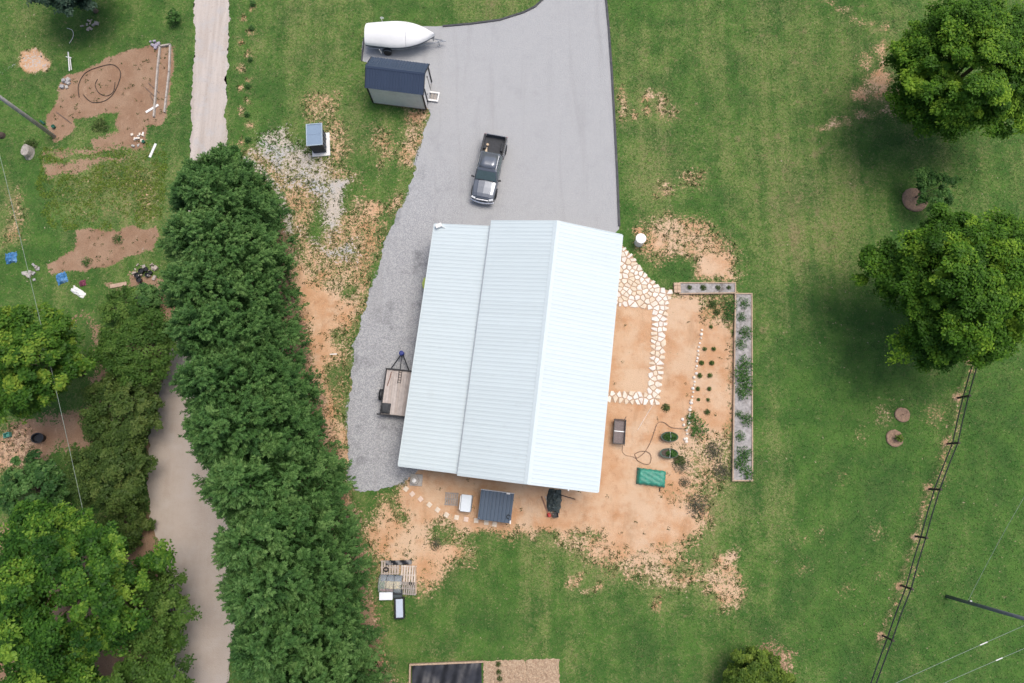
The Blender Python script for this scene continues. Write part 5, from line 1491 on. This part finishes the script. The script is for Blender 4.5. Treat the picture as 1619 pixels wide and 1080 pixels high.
# heap of netting, boards, red can and black crate
nt = MB()
gr = []
for j in range(12):
    r_ = []
    for i in range(9):
        u, v = i / 8 - 0.5, j / 11 - 0.5
        e = max(0, 1 - (abs(u) * 2) ** 2.5) * max(0, 1 - (abs(v) * 2) ** 2.5)
        r_.append((u * (1.15 - 0.5 * abs(v)) + random.uniform(-.05, .05), v * 1.7 + random.uniform(-.06, .06), 0.02 + e * (0.42 + random.uniform(-0.2, 0.2))))
    gr.append(r_)
o = nt.sheet(gr).build('netting_heap', M('dark_netting', (0.055, 0.075, 0.075), 0.85, 0.5, 14, bump=0.8, dirt=(0.25, 0.27, 0.27), dirt_amt=0.4), None, smooth=False)
o.location = S(876, 792); o.rotation_euler[2] = -0.1
tag(o, 'crumpled heap of dark netting behind the barn', 'netting')
for i, (q, l) in enumerate([((862, 800), 1.5), ((868, 799), 1.45)]):
    o = MB().box((0, 0, 0.03 + i * 0.0), (0.11, l, 0.05)).build('board', [M('red_brown_board', (0.24, 0.13, 0.09), 0.85, 0.2), M_WOOD][i], None)
    o.location = S(*q); o.rotation_euler[2] = 0.38
    tag(o, ['reddish board lying left of the netting heap', 'pale board between reddish board and netting heap'][i], 'board')
rc_ = thing('fuel_can', 'small red fuel can in front of the netting heap', 'can', S(868, 814), 0.2)
MB().box((0, 0, 0.14), (0.26, 0.30, 0.27)).build('can_body', M_RED, rc_, bevel=0.05)
MB().tube([(-0.06, -0.1, 0.28), (-0.06, 0, 0.34), (-0.06, 0.1, 0.28)], 0.02, 6).build('handle', M_RED, rc_)
MB().tube([(0.08, 0.08, 0.27), (0.1, 0.1, 0.35)], 0.025, 6).build('spout', M_BLACK, rc_)
bc = thing('black_crate', 'black open crate beside the red fuel can', 'crate', S(878, 814), 0.05)
for sx, sy, w, l in ((-0.2, 0, 0.03, 0.36), (0.2, 0, 0.03, 0.36), (0, -0.17, 0.37, 0.03), (0, 0.17, 0.37, 0.03)): MB().box((sx, sy, 0.17), (w, l, 0.32)).build('side', M_BLACK, bc)
MB().box((0, 0, 0.025), (0.38, 0.31, 0.03)).build('bottom', M_BLACK, bc)
o = MB().tube([(-1.0, 0.25, 0.05), (0, 0, 0.30), (1.0, -0.28, 0.12)], 0.035, 6).build('dark_rail', M_BLACK, None)
o.location = S(888, 783); tag(o, 'dark pipe slanting behind the netting heap under the barn eave', 'pipe')

# ------------------------------------------------------------------ pallets and bins on the lawn
P0 = (640, 922)
for i, (q, w, l, rz, n) in enumerate([((617, 897), 1.35, 1.0, 0.02, 7), ((646, 909), 1.15, 1.35, -0.03, 6), ((647, 930), 1.1, 0.9, -0.05, 7)]):
    slatted('pallet', ['wooden pallet under the black ring at the upper left of the pallet deck', 'wooden pallet with wide pale slats at the upper right of the pallet deck', 'grey wooden pallet at the lower right of the pallet deck'][i], q, w, l, n, rz, [M_WOOD, M('pale_slats', (0.56, 0.49, 0.42), 0.85, 0.15, 4, bump=0.3), M_WOODG][i], h=0.13)
o = MB().box((0, 0, 0.07), (0.09, 2.0, 0.14)).build('timber_beam', M_WOODT, None, bevel=0.01); o.location = S(658, 916); o.rotation_euler[2] = 0.05
tag(o, 'tan timber along the right side of the pallet deck', 'timber')
sh = MB(); sh.sheet([[(-0.95 + 1.9 * i / 12, -0.16 + 0.32 * j / 3, 0.17 + 0.05 * math.sin(i * 1.3 + j)) for i in range(13)] for j in range(4)])
o = sh.build('black_sheet', M_TARP, None, smooth=True); o.location = S(631, 889); o.rotation_euler[2] = 0.03
tag(o, 'strip of black sheeting along the top of the pallet deck', 'sheet')
o = MB().tube([(0.16 * math.cos(a), 0.13 * math.sin(a), 0.17) for a in [2 * PI * k / 16 for k in range(16)]], 0.05, 8, closed=True).build('black_hoop', M_RUBBER, None)
o.location = S(611, 900); tag(o, 'small black rubber ring on the pallet deck', 'ring')
# dome-shaped polytunnel of clear film over tan straw
cl = NT('clear_film'); cl.color((0.75, 0.80, 0.82)); cl.rough(0.18); cl.b.inputs['Transmission Weight'].default_value = 0.75; cl.b.inputs['IOR'].default_value = 1.05
cl.b.inputs['Specular IOR Level'].default_value = 0.6
gh = thing('cold_frame', 'rounded clear film cold frame with tan straw on the pallet deck', 'cold frame', S(619, 923), -0.04)
rows = []
for j in range(9):
    a = PI * j / 8
    rows.append([(-0.85 + 1.7 * i / 10, -0.62 * math.cos(a), 0.14 + 0.55 * math.sin(a) ** 0.8 + 0.02 * math.sin(i * 2 + j)) for i in range(11)])
MB().sheet(rows).build('film', cl.m, gh, smooth=True)
for i in range(4):
    x = -0.84 + 1.68 * i / 3
    MB().tube([(x, -0.63 * math.cos(PI * k / 10), 0.13 + 0.56 * math.sin(PI * k / 10) ** 0.8) for k in range(11)], 0.016, 6).build('hoop', M_BLACK, gh)
st2 = MB(); st2.sheet([[(-0.45 + 1.1 * i / 9, -0.30 + 0.52 * j / 5, 0.17 + random.uniform(0, 0.08)) for i in range(10)] for j in range(6)])
st2.build('straw', M('tan_straw', (0.62, 0.48, 0.26), 0.95, 0.25, 9, bump=0.6), gh)
MB().box((-0.0, 0.42, 0.18), (1.5, 0.42, 0.10)).build('tray', M('blue_grey_tray', (0.10, 0.13, 0.17), 0.6, 0.3), gh)
MB().box((-0.2, -0.42, 0.18), (1.1, 0.16, 0.10)).build('tray', M('red_brown_tray', (0.22, 0.10, 0.08), 0.7, 0.3), gh)
fo = thing('foam_box', 'white foam box on the lower left of the pallet deck', 'box', S(612, 941), 0.03)
MB().box((0, 0, 0.24), (0.92, 0.50, 0.34)).build('case', M('foam', (0.72, 0.76, 0.80), 0.7, 0.03), fo, bevel=0.02)
MB().box((0, 0, 0.43), (0.96, 0.53, 0.04)).build('lid', M('foam', (0.72, 0.76, 0.80), 0.7, 0.03), fo, bevel=0.01)
db = thing('dark_crate', 'dark grey crate between the foam box and the lidded bin', 'crate', S(630, 938), -0.05)
MB().box((0, 0, 0.18), (0.62, 0.60, 0.34)).build('case', M('dark_crate_plastic', (0.05, 0.065, 0.075), 0.6, 0.2), db, bevel=0.02)
MB().box((0, 0, 0.355), (0.66, 0.10, 0.02)).build('slat', M_BLACK, db)
bn = thing('lidded_bin', 'long black bin with a pale blue lid below the pallet deck', 'bin', S(633, 960), 0.06)
MB().box((0, 0, 0.27), (0.70, 1.45, 0.54)).build('case', M_BLACK, bn, bevel=0.03)
MB().box((0.03, 0.02, 0.56), (0.50, 1.25, 0.05)).build('lid', M('pale_blue_lid', (0.46, 0.53, 0.63), 0.45, 0.04), bn, bevel=0.02)

# ------------------------------------------------------------------ kitchen garden clutter
tk = thing('white_tank', 'white round tank by the upper right barn corner', 'tank', S(1010, 384))
MB().lathe([(0.36, 0.0), (0.37, 0.95), (0.35, 1.0)], 24).build('wall', M_WHITE, tk, smooth=False)
MB().lathe([(0.40, 0.98), (0.41, 1.05), (0.36, 1.08), (0.10, 1.10), (0.01, 1.10)], 24).build('lid', M('tank_lid', (0.80, 0.80, 0.79), 0.5, 0.02), tk)
MB().lathe([(0.12, 1.095), (0.12, 1.13), (0.01, 1.135)], 14, (0.02, 0.08, 0)).build('cap', M_WHITE, tk)
wg = thing('garden_cart', 'brown mesh garden cart beside the right wall of the barn', 'cart', S(978, 683), -0.09)
M_MESH = M('brown_mesh', (0.175, 0.145, 0.140), 0.7, 0.2, 8, bump=0.4)
MB().box((0, 0, 0.36), (0.80, 1.72, 0.03)).build('bed', M_MESH, wg)
for s in (-1, 1):
    MB().box((s * 0.42, 0, 0.48), (0.05, 1.82, 0.26)).build('side', M_BLACK, wg)
    MB().box((0, s * 0.90, 0.48), (0.79, 0.05, 0.24)).build('end', M_BLACK, wg)
    for y in (-0.6, 0.6):
        wl = MB().lathe([(0.06, -0.05), (0.15, -0.055), (0.17, -0.03), (0.17, 0.03), (0.15, 0.055), (0.06, 0.05)], 16).build('wheel', M_RUBBER, wg)
        wl.location = (s * 0.38, y, 0.17); wl.rotation_euler = (0, PI / 2, 0)
MB().box((0.05, 0.02, 0.395), (0.85, 0.05, 0.03)).build('cross_bar', M_GALV, wg)
MB().tube([(0.3, 0.9, 0.45), (0.42, 1.15, 0.55)], 0.025, 6).build('handle', M_BLACK, wg)
MB().tube([(0.38, -0.9, 0.45), (0.45, -1.0, 0.5)], 0.03, 6).build('handle', M_BLACK, wg)
for i, q in enumerate([(1057, 691), (1056, 717)]):
    pt = thing('oval_planter', ['green oval planter full of leaves, upper of two by the hose', 'green oval planter with bare soil at one end, lower of two by the hose'][i], 'planter', S(*q), -0.05)
    sx = 0.62 if i == 0 else 0.66
    MB().lathe([(0.90, 0.0), (1.0, 0.36), (1.05, 0.40), (0.94, 0.40), (0.92, 0.30), (0.05, 0.30)], 26, sx=sx, sy=0.36).build('tub', M('dark_green_tub', (0.025, 0.06, 0.04), 0.5, 0.2), pt, smooth=False)
    MB().lathe([(0.90, 0.29), (0.6, 0.33), (0.02, 0.34)], 20, sx=sx, sy=0.34).build('soil', M('dark_soil', (0.09, 0.07, 0.055), 0.95, 0.3, 6, bump=0.5), pt)
    f = link('foliage', herb_mesh(95 + i, 0.60 if i == 0 else 0.45, 0.3, 320, 0.15, LEAF['herb'], 0.2), pt, loc=(0.05 if i == 0 else 0.22, 0, 0.33)); f.scale = (1, 0.6, 1)
    MB().tube([(0.05, -0.33, 0.42), (0.05, 0, 0.62), (0.05, 0.33, 0.42)], 0.014, 6).build('hoop', M_WHITE, pt)
gb = thing('green_tarp_box', 'green tarp covered box on bare soil below the planters', 'box', S(1029, 755), -0.12)
rows = []
for j in range(13):
    r_ = []
    for i in range(19):
        u, v = -1 + 2 * i / 18, -1 + 2 * j / 12
        e = max(abs(u), abs(v))
        z = 0.50 + 0.03 * math.sin(i * 0.9 + j * 1.7) + 0.025 * math.sin(i * 2.1 - j) if e < 0.93 else 0.10
        if 0.8 < e < 0.93: z -= 0.04
        r_.append((u * 1.06 + (0.02 * math.sin(j * 2)), v * 0.60 + 0.02 * math.sin(i * 1.7), z))
    rows.append(r_)
MB().sheet(rows).build('tarp', M('teal_green_tarp', (0.035, 0.235, 0.165), 0.45, 0.25, 5, spec=0.4, dirt=(0.09, 0.30, 0.27), dirt_amt=0.6), gb, smooth=True)
MB().box((0, 0, 0.05), (2.0, 1.1, 0.09)).build('frame', M_BLACK, gb)
MB().tube([(-1.02, 0.50, 0.0), (-1.02, 0.50, 0.56)], 0.035, 6).build('stake', M_BLACK, gb)
MB().tube([(0.72, -0.62, 0.12), (0.74, -0.95, 0.03)], 0.03, 6).build('stake', M_BLACK, gb)
def hose(label, pts, r=0.022, mat=None, name='garden_hose'):
    P = [S(*p, r + 0.005) for p in pts]
    # smooth with catmull-rom
    out = []
    for i in range(len(P) - 1):
        p0, p1, p2, p3 = P[max(i - 1, 0)], P[i], P[i + 1], P[min(i + 2, len(P) - 1)]
        for k in range(6):
            u = k / 6
            out.append(0.5 * ((2 * p1) + (p2 - p0) * u + (2 * p0 - 5 * p1 + 4 * p2 - p3) * u * u + (3 * p1 - p0 - 3 * p2 + p3) * u ** 3))
    out.append(P[-1])
    b = Vector((P[0].x, P[0].y, 0))
    o = MB().tube([q - b for q in out], r, 5).build(name, mat or M('tan_hose', (0.26, 0.17, 0.11), 0.6, 0.2), None, smooth=True)
    o.location = b
    return tag(o, label, 'hose')
hose('brown garden hose looping over bare soil near the planters', [(1083, 678), (1062, 676), (1050, 668), (1040, 669), (1034, 684), (1029, 698), (1020, 714), (1008, 724), (1004, 718), (1012, 714), (1022, 714), (1029, 720), (1028, 732), (1020, 734), (1008, 728), (1006, 722)], 0.03)
hose('thin brown hose from the garden cart to the hose loops', [(985, 703), (984, 714), (990, 720), (1000, 722), (1006, 726)], 0.02)
hose('pale string line from the path corner toward the barn', [(1034, 637), (1020, 660), (1008, 680)], 0.012, M_WHITE, 'string_line')

# ------------------------------------------------------------------ left garden clutter
def K(x, y): return (x / 4.153, y / 4.153)
hose('dark hose in a wide loop on the tilled brown soil', [K(520, 640), K(515, 560), K(560, 480), K(650, 440), K(740, 425), K(790, 470), K(780, 540), K(740, 620), K(680, 665), K(600, 670), K(545, 620)], 0.028, M_RUBBER)
hose('dark hose coiled inside the wide loop on the brown soil', [K(640, 520), K(625, 560), K(650, 610), K(700, 630), K(745, 600), K(755, 540)], 0.025, M_RUBBER)
hose('pale hose curving on grass below the blue green tree', [K(440, 185), K(475, 200), K(480, 240), K(455, 285)], 0.022, M_WHITE)
bd = thing('timber_frame_bed', 'narrow grey timber frame at the right of the brown soil', 'garden bed', S(262, 120))
fpts = [K(1055, 310), K(1122, 298), K(1115, 480), K(1095, 650), K(1085, 740)]
fpt2 = [K(1055, 310), K(1040, 450), K(1025, 640), K(1015, 770)]
for chain in (fpts, fpt2):
    for a, b in zip(chain[:-1], chain[1:]):
        A, B_ = S(*a) - bd.location, S(*b) - bd.location
        d = B_ - A; m = (A + B_) / 2
        MB().box((m.x, m.y, 0.10), (d.length + 0.05, 0.13, 0.20), rz=math.atan2(d.y, d.x)).build('timber', M('silver_timber', (0.40, 0.36, 0.32), 0.9, 0.25, 5, bump=0.4), bd)
for i, (a, b, label, m) in enumerate([(K(960, 740), K(1042, 690), 'white board lying across the lower corner of the brown soil', M_WHITE), (K(1025, 945), K(985, 1035), 'white board on the grass below the rubble pile', M_WHITE)]):
    A, B_ = S(*a), S(*b); d = B_ - A
    o = MB().box((0, 0, 0.04), (d.length, 0.20, 0.07)).build('white_board', m, None, bevel=0.01)
    o.location = (A + B_) / 2; o.rotation_euler[2] = math.atan2(d.y, d.x); tag(o, label, 'board')
for i, (a, b) in enumerate([(K(955, 575), K(1010, 630)), (K(975, 545), K(1045, 610)), (K(370, 735), K(470, 810)), (K(985, 620), K(1005, 660))]):
    A, B_ = S(*a, 0.05), S(*b, 0.05)
    o = MB().tube([Vector((0, 0, 0)), B_ - A], 0.03, 6).build('bamboo_stake', M('grey_stake', (0.16, 0.12, 0.10), 0.85, 0.2), None); o.location = A
    tag(o, ['dark stake, upper left of the crossing stakes by the timber frame', 'dark stake crossing the timber frame of the brown soil', 'dark stake across the lower left corner of the brown soil', 'short dark stake below the crossing stakes by the timber frame'][i], 'stake')
pv = thing('white_pipe_stand', 'small white pipe stand at the top left of the brown soil', 'pipe stand', S(*K(465, 420)))
MB().tube([(0, -0.7, 0.04), (0, 0.8, 0.5)], 0.05, 8).build('pipe', M_WHITE, pv)
MB().tube([(0.16, -0.6, 0.04), (0.14, 0.4, 0.4)], 0.04, 8).build('pipe', M_WHITE, pv)
MB().tube([(-0.2, 0.42, 0.4), (0.28, 0.30, 0.4)], 0.04, 8).build('pipe', M_WHITE, pv)
def debris(label, px, n, spread, mats, seed, cat='rubble pile', size=(0.08, 0.25), name='rubble_pile'):
    rr = random.Random(seed)
    t = thing(name, label, cat, S(*px))
    for i in range(n):
        a = rr.uniform(0, 6.28); r = spread * rr.random() ** 0.6
        s = [rr.uniform(*size) for _ in range(3)]
        MB().box((r * math.cos(a), r * math.sin(a), s[2] * 0.35 + 0.01), (s[0] * 1.3, s[1], s[2] * 0.7), rz=rr.uniform(0, 3), rx=rr.uniform(-.3, .3)).build('chunk', rr.choice(mats), t, bevel=0.02)
    return t
M_STONE = M('grey_stone', (0.34, 0.33, 0.33), 0.9, 0.2, 6, bump=0.5)
debris('pile of pale rubble and a green pot at the bottom of the brown soil', K(905, 915), 14, 0.7, [M_WHITE, M_CONC, M_FLAG[0]], 1)
debris('small grey stone pile at the top right of the brown soil', K(1018, 290), 9, 0.45, [M_STONE, M('mauve_stone', (0.33, 0.30, 0.36), 0.9, 0.2)], 2, size=(0.12, 0.3))
debris('grey stones at the left side of the brown soil below the pipe stand', K(450, 555), 8, 0.55, [M_STONE, M_CONC], 3, size=(0.12, 0.32))
debris('pale cut branches under the blue green tree', K(590, 170), 10, 0.8, [M_WOOD, M_WOODG], 4, cat='branches', size=(0.06, 0.3), name='branch_pile')
o = MB().lathe([(0.10, 0), (0.14, 0.22), (0.12, 0.22), (0.10, 0.18)], 14).build('green_pot', M_GREENP, None); o.location = S(*K(948, 935)); tag(o, 'green plastic pot beside the pale rubble pile', 'pot')
o = MB().lathe([(0.12, 0), (0.16, 0.26), (0.14, 0.26), (0.10, 0.2)], 14).build('green_pot', M_GREENP, None); o.location = S(*K(360, 838)); tag(o, 'teal green pot at the foot of the wooden pole', 'pot')
o = MB().box((0, 0, 0.10), (0.5, 0.16, 0.2)).box((0.0, 0.02, 0.22), (0.42, 0.10, 0.05)).build('green_trough', M_GREENP, None, bevel=0.02); o.location = S(*K(285, 808)); o.rotation_euler[2] = -0.6; tag(o, 'green trough planter beside the wooden pole', 'planter')
sp = thing('tree_stump', 'grey cut tree stump with weeds on the lawn below the wooden pole', 'stump', S(*K(195, 1005)))
mb = MB().lathe([(0.52, 0), (0.46, 0.15), (0.42, 0.55), (0.38, 0.60), (0.01, 0.61)], 16); mb.v = [(v[0] * random.uniform(0.9, 1.1) * 0.85, v[1] * random.uniform(0.9, 1.1) * 1.2, v[2]) for v in mb.v]
mb.build('log', M('silver_log', (0.36, 0.33, 0.29), 0.9, 0.3, 7, bump=0.6), sp)
link('weeds', HM['weed'][1], sp, loc=(0.1, 0.75, 0)).scale = (1.3, 1.2, 1.2)
o = MB().lathe([(0.30, 0), (0.26, 0.2), (0.15, 0.32), (0.02, 0.34)], 12).build('dark_stump', M('dark_wood', (0.075, 0.055, 0.045), 0.9, 0.3, bump=0.5), None); o.location = S(*K(15, 892)); tag(o, 'dark low stump at the left edge near the wooden pole', 'stump')
plant('leafy_plant', 'dry brown weedy clump on the green notch of the brown soil', K(660, 830), herb_mesh(97, 0.8, 0.4, 260, 0.16, LEAF['weed'], 0.4), 1.0, stem=0.1)
def crumple(name, label, px, w, l, h, mat, rz=0.0, cat='tarp', z=0.0, seed=0):
    rr = random.Random(seed); rows = []
    for j in range(9):
        r_ = []
        for i in range(9):
            u, v = i / 8 - 0.5, j / 8 - 0.5
            e = max(0, 1 - (abs(u) * 2) ** 2) * max(0, 1 - (abs(v) * 2) ** 2)
            r_.append((u * w * (1 + rr.uniform(-.12, .12)), v * l * (1 + rr.uniform(-.12, .12)), 0.02 + (e ** 0.6) * h * rr.uniform(0.55, 1.1)))
        rows.append(r_)
    o = MB().sheet(rows).build(name, mat, None, smooth=False); o.location = S(*px, z); o.rotation_euler[2] = rz
    return tag(o, label, cat)
M_BLUET2 = M('blue_tarp', (0.06, 0.20, 0.42), 0.5, 0.35, 4, dirt=(0.4, 0.5, 0.6), dirt_amt=0.6)
crumple('blue_tarp', 'crumpled bright blue tarp at the left edge above the broadleaf tree', (18, 408), 0.9, 0.9, 0.4, M_BLUET2, 0.2, seed=1)
crumple('blue_tarp', 'crumpled blue tarp bundle below the long brown soil bed', (98, 440), 0.8, 0.9, 0.4, M_BLUET2, 0.4, seed=2)
crumple('white_sheet', 'white sheet on the grass beside the blue tarp bundle', (124, 462), 1.25, 0.5, 0.18, M_WHITE, -0.55, 'sheet', seed=3)
crumple('pink_bag', 'dark pink bag on the grass right of the blue tarp bundle', (131, 448), 0.5, 0.5, 0.3, M('plum_cloth', (0.20, 0.05, 0.09), 0.7, 0.3), 0.3, 'bag', seed=4)
for i, q in enumerate([(219, 475), (229, 480), (214, 484)]):
    crumple('white_bag', ['white sack, upper left of three by the dark bush', 'white sack, right of three by the dark bush', 'white sack, lowest of three by the dark bush'][i], q, 0.5, 0.6, 0.35, M_WHITE, 0.8 * i, 'sack', seed=5 + i)
pm_ = MB().lathe([(0.10, 0), (0.15, 0.24), (0.13, 0.24), (0.11, 0.17)], 12).mesh('black_pot', M_BLACK)
for i, q in enumerate([(226, 430), (233, 427), (240, 432), (223, 444), (228, 452), (262, 458), (220, 437), (235, 436)]):
    o = link('black_pot', pm_, None, loc=S(*q)); o.scale = (random.uniform(1.0, 1.5),) * 3
    rank = sorted([226, 233, 240, 223, 228, 220, 235]).index(q[0]) if i != 5 else 0
    tag(o, f'black nursery pot, {ORD[rank]} from the left in the cluster atop the soil path' if i != 5 else 'single black nursery pot at the right side of the soil path', 'pot', 'nursery pots on the soil path' if i != 5 else None)
debris('heap of dry prunings around the black nursery pots', (232, 430), 22, 1.0, [M_WOODG, M_WOOD], 7, cat='branches', size=(0.04, 0.35), name='branch_pile')
debris('grey pile of rubble at the left beside the overhead cable', (50, 432), 12, 0.7, [M_STONE, M_CONC, M_WOODG], 8, size=(0.1, 0.35))
o = MB().box((0, 0, 0.05), (1.3, 0.3, 0.10), rz=0.2).build('clay_plank', M('clay_wood', (0.45, 0.32, 0.24), 0.85, 0.2), None); o.location = S(188, 451); tag(o, 'short tan plank on the grass above the fine leaved tree', 'plank')
# yard things in the gap between the left trees
bt = thing('white_bucket', 'white bucket standing among black pots under the yellow green tree', 'bucket', S(96, 567))
MB().lathe([(0.15, 0), (0.19, 0.38), (0.17, 0.38), (0.15, 0.10)], 16).build('pail', M_WHITE, bt)
MB().tube([(-0.18, 0, 0.36), (0, 0.15, 0.42), (0.18, 0, 0.36)], 0.01, 5).build('handle', M_GALV, bt)
for i, q in enumerate([(93, 578), (100, 575), (88, 586), (95, 590), (104, 583), (86, 604), (94, 610), (80, 612)]):
    o = link('black_pot', pm_, None, loc=S(*q)); o.scale = (random.uniform(1.4, 2.0),) * 3
    rank = sorted([578, 575, 586, 590, 583, 604, 610, 612]).index(q[1])
    tag(o, f'black pot, {ORD[rank]} from the top in the cluster beside the white bucket', 'pot', 'black pots in the shaded yard')
crumple('white_bag', 'single white bag on the bare shaded yard right of the white bucket', (128, 584), 0.6, 0.55, 0.3, M_WHITE, 0.3, 'bag', seed=11)
crumple('grey_bag', 'grey bag at the edge of the yellow green tree in the shaded yard', (76, 603), 0.5, 0.5, 0.3, M('grey_cloth', (0.32, 0.34, 0.37), 0.8, 0.2), 0.3, 'bag', seed=12)
o = MB().lathe([(0.28, 0), (0.38, 0.5), (0.40, 0.52), (0.34, 0.52), (0.30, 0.30), (0.02, 0.30)], 18, sx=1.25).build('black_tub', M_BLACK, None); o.location = S(66, 693); tag(o, 'large black tub on bare soil in the shaded yard', 'tub')
bx_ = thing('teal_crate', 'small teal crate at the left edge beside the black tub', 'crate', S(14, 688), 0.3)
M_TEAL = M('teal_plastic', (0.10, 0.33, 0.27), 0.5, 0.15)
for sx, sy, w, l in ((-0.22, 0, 0.03, 0.34), (0.22, 0, 0.03, 0.34), (0, -0.16, 0.41, 0.03), (0, 0.16, 0.41, 0.03)): MB().box((sx, sy, 0.15), (w, l, 0.28)).build('side', M_TEAL, bx_)
MB().box((0, 0, 0.02), (0.40, 0.28, 0.03)).build('bottom', M_TEAL, bx_)
ty = thing('old_tyre', 'old black tyre half under the low bush beside the pale track', 'tyre', S(219, 848))
MB().tube([(0.28 * math.cos(a), 0.28 * math.sin(a), 0.11) for a in [2 * PI * k / 20 for k in range(20)]], 0.10, 8, closed=True).build('tread', M_RUBBER, ty, smooth=True)
o = MB().lathe([(0.36, 0), (0.33, 0.12), (0.28, 0.40), (0.02, 0.42)], 14).build('brown_stump', M('red_brown_wood', (0.14, 0.075, 0.055), 0.9, 0.3, bump=0.5), None); o.location = S(262, 886); tag(o, 'reddish brown stump at the left rim of the pale track', 'stump')
o = MB().box((0, 0, 0.012), (0.55, 0.08, 0.025), rz=0.05).build('white_lath', M_WHITE, None); o.location = S(527, 560); tag(o, 'short white lath on orange soil beside the cypress row', 'lath')
debris('three pale rocks at the right foot of the gravel drive edging', (981, 376), 3, 0.2, [M_STONE, M_EDGE], 9, cat='rocks', name='rock_group')
# ------------------------------------------------------------------ grass blades and weeds (uncountable)
def blades(name, label, X, Y, hgt, wid, mat, attrs, cat, z0=0.0, per=1, spread=0.0):
    rng = np.random.default_rng(hash(name) % 1000 + 5 if False else len(X) % 977)
    X = np.repeat(X, per) + rng.normal(0, spread, len(X) * per); Y = np.repeat(Y, per) + rng.normal(0, spread, len(Y) * per)
    n = len(X)
    a = rng.random(n) * 2 * PI; lean = rng.uniform(0.4, 1.3, n)
    h = hgt * rng.uniform(0.6, 1.4, n); w = wid * rng.uniform(0.7, 1.3, n)
    c = np.stack([X, Y, np.full(n, z0)], 1)
    d = np.stack([np.cos(a) * lean, np.sin(a) * lean, np.ones(n)], 1) * h[:, None]
    s = np.stack([-np.sin(a), np.cos(a), np.zeros(n)], 1) * w[:, None] * 0.5
    v = np.stack([c - s, c + s, c + d], 1).reshape(-1, 3)
    me = bpy.data.meshes.new(name)
    fill_mesh(me, v, np.arange(len(v)).reshape(-1, 3), 3)
    for k, val in attrs.items():
        at = me.attributes.new(k, 'FLOAT', 'FACE'); at.data.foreach_set('value', np.repeat(val, per).astype(np.float32))
    me.materials.append(mat)
    o = link(name, me)
    return tag(o, label, cat, kind='stuff')

def grass_material():
    t = NT('grass_blades')
    g = grass_color(t, t.math('ADD', t.attr('dry'), t.attr('rnd')))
    t.color(g); t.rough(0.6); t.b.inputs['Specular IOR Level'].default_value = 0.2
    return t.m
dr_poly = px_poly(DRIVE); rd_poly = px_poly(ROAD)
def free_points(n, rng):
    X = rng.uniform(-47, 44, n); Y = rng.uniform(-17, 42, n)
    cov = np.maximum.reduce([lay_at(k, X, Y) for k in ('soil', 'brown', 'pale')])
    ok = (rng.random(n) > cov * 1.6 - 0.25) & (lay_at('grey', X, Y) < 0.4)
    c, s = math.cos(-BA), math.sin(-BA)
    lx = (X - BCX) * math.cos(BA) - (Y - BCY) * math.sin(BA); ly = (X - BCX) * math.sin(BA) + (Y - BCY) * math.cos(BA)
    ok &= ~((np.abs(ly) < BL / 2) & (lx > -BW - BWL) & (lx < BW))
    X, Y = X[ok], Y[ok]
    ok = (sdf(dr_poly, X, Y) < -0.05) & (sdf(rd_poly, X, Y) < -0.05) & (sdf(fpoly, X, Y) < 0.02)
    for q in ([(650, 1046), (764, 1044), (886, 1040), (890, 1175), (648, 1175)], [(1066, 444), (1166, 444), (1192, 462), (1194, 764), (1156, 764), (1158, 466), (1066, 468)]):
        ok &= sdf(px_poly(q), X, Y) < 0
    return X[ok], Y[ok]
rg = np.random.default_rng(77)
GX1, GY1 = free_points(420000, rg)
dk = lay_at('dry', GX1, GY1) - 0.55 * lay_at('dark', GX1, GY1)
blades('lawn_grass', 'short mown grass blades over the whole lawn', GX1, GY1, 0.06, 0.06, grass_material(), {'dry': dk, 'rnd': rg.normal(0.05, 0.36, len(GX1))}, 'grass')
# weeds colonising bare soil
n = 90000
X = rg.uniform(-44, 22, n); Y = rg.uniform(-12, 40, n)
sv = np.maximum(lay_at('soil', X, Y), lay_at('pale', X, Y))
bv = lay_at('brown', X, Y)
keep = ((bv > 0.6) & (X < -25) & (Y > 12) & (rg.random(n) < 0.05)) | (sv > 0.25) & (rg.random(n) < np.where(sv > 0.84, 0.006, np.clip(1.0 - sv, 0, 0.5) * 0.75))
X, Y = X[keep], Y[keep]
ok = (sdf(dr_poly, X, Y) < 0.0) & (sdf(fpoly, X, Y) < -0.05)
X, Y = X[ok], Y[ok]
blades('soil_weeds', 'sparse low weeds growing on the bare orange soil', X, Y, 0.06, 0.06, LEAF['weed'], {'tone': np.clip(rg.normal(0.4, 0.25, len(X)), 0, 1)}, 'weeds', per=11, spread=0.07)
# rank lime-green growth between the two soil plots of the left garden
gp = px_poly([(62, 250), (150, 232), (252, 225), (256, 352), (180, 352), (120, 365), (80, 340)])
n = 15000
X = rg.uniform(gp[:, 0].min(), gp[:, 0].max(), n); Y = rg.uniform(gp[:, 1].min(), gp[:, 1].max(), n)
patch = val_noise(X, Y, 1.3, 31) * 0.6 + val_noise(X, Y, 0.45, 32) * 0.5
ok = (sdf(gp, X, Y) + patch * 1.2 > 0) & (rg.random(n) < 0.38 + 0.6 * patch) & (lay_at('brown', X, Y) < 0.45)
X, Y = X[ok], Y[ok]
blades('rank_weeds', 'bright green rank weeds between the brown soil plots', X, Y, 0.045, 0.10, LEAF['lime'], {'tone': np.clip(0.62 + 0.3 * patch[ok] + rg.normal(0, 0.22, len(X)), 0, 1)}, 'weeds', per=3, spread=0.06)
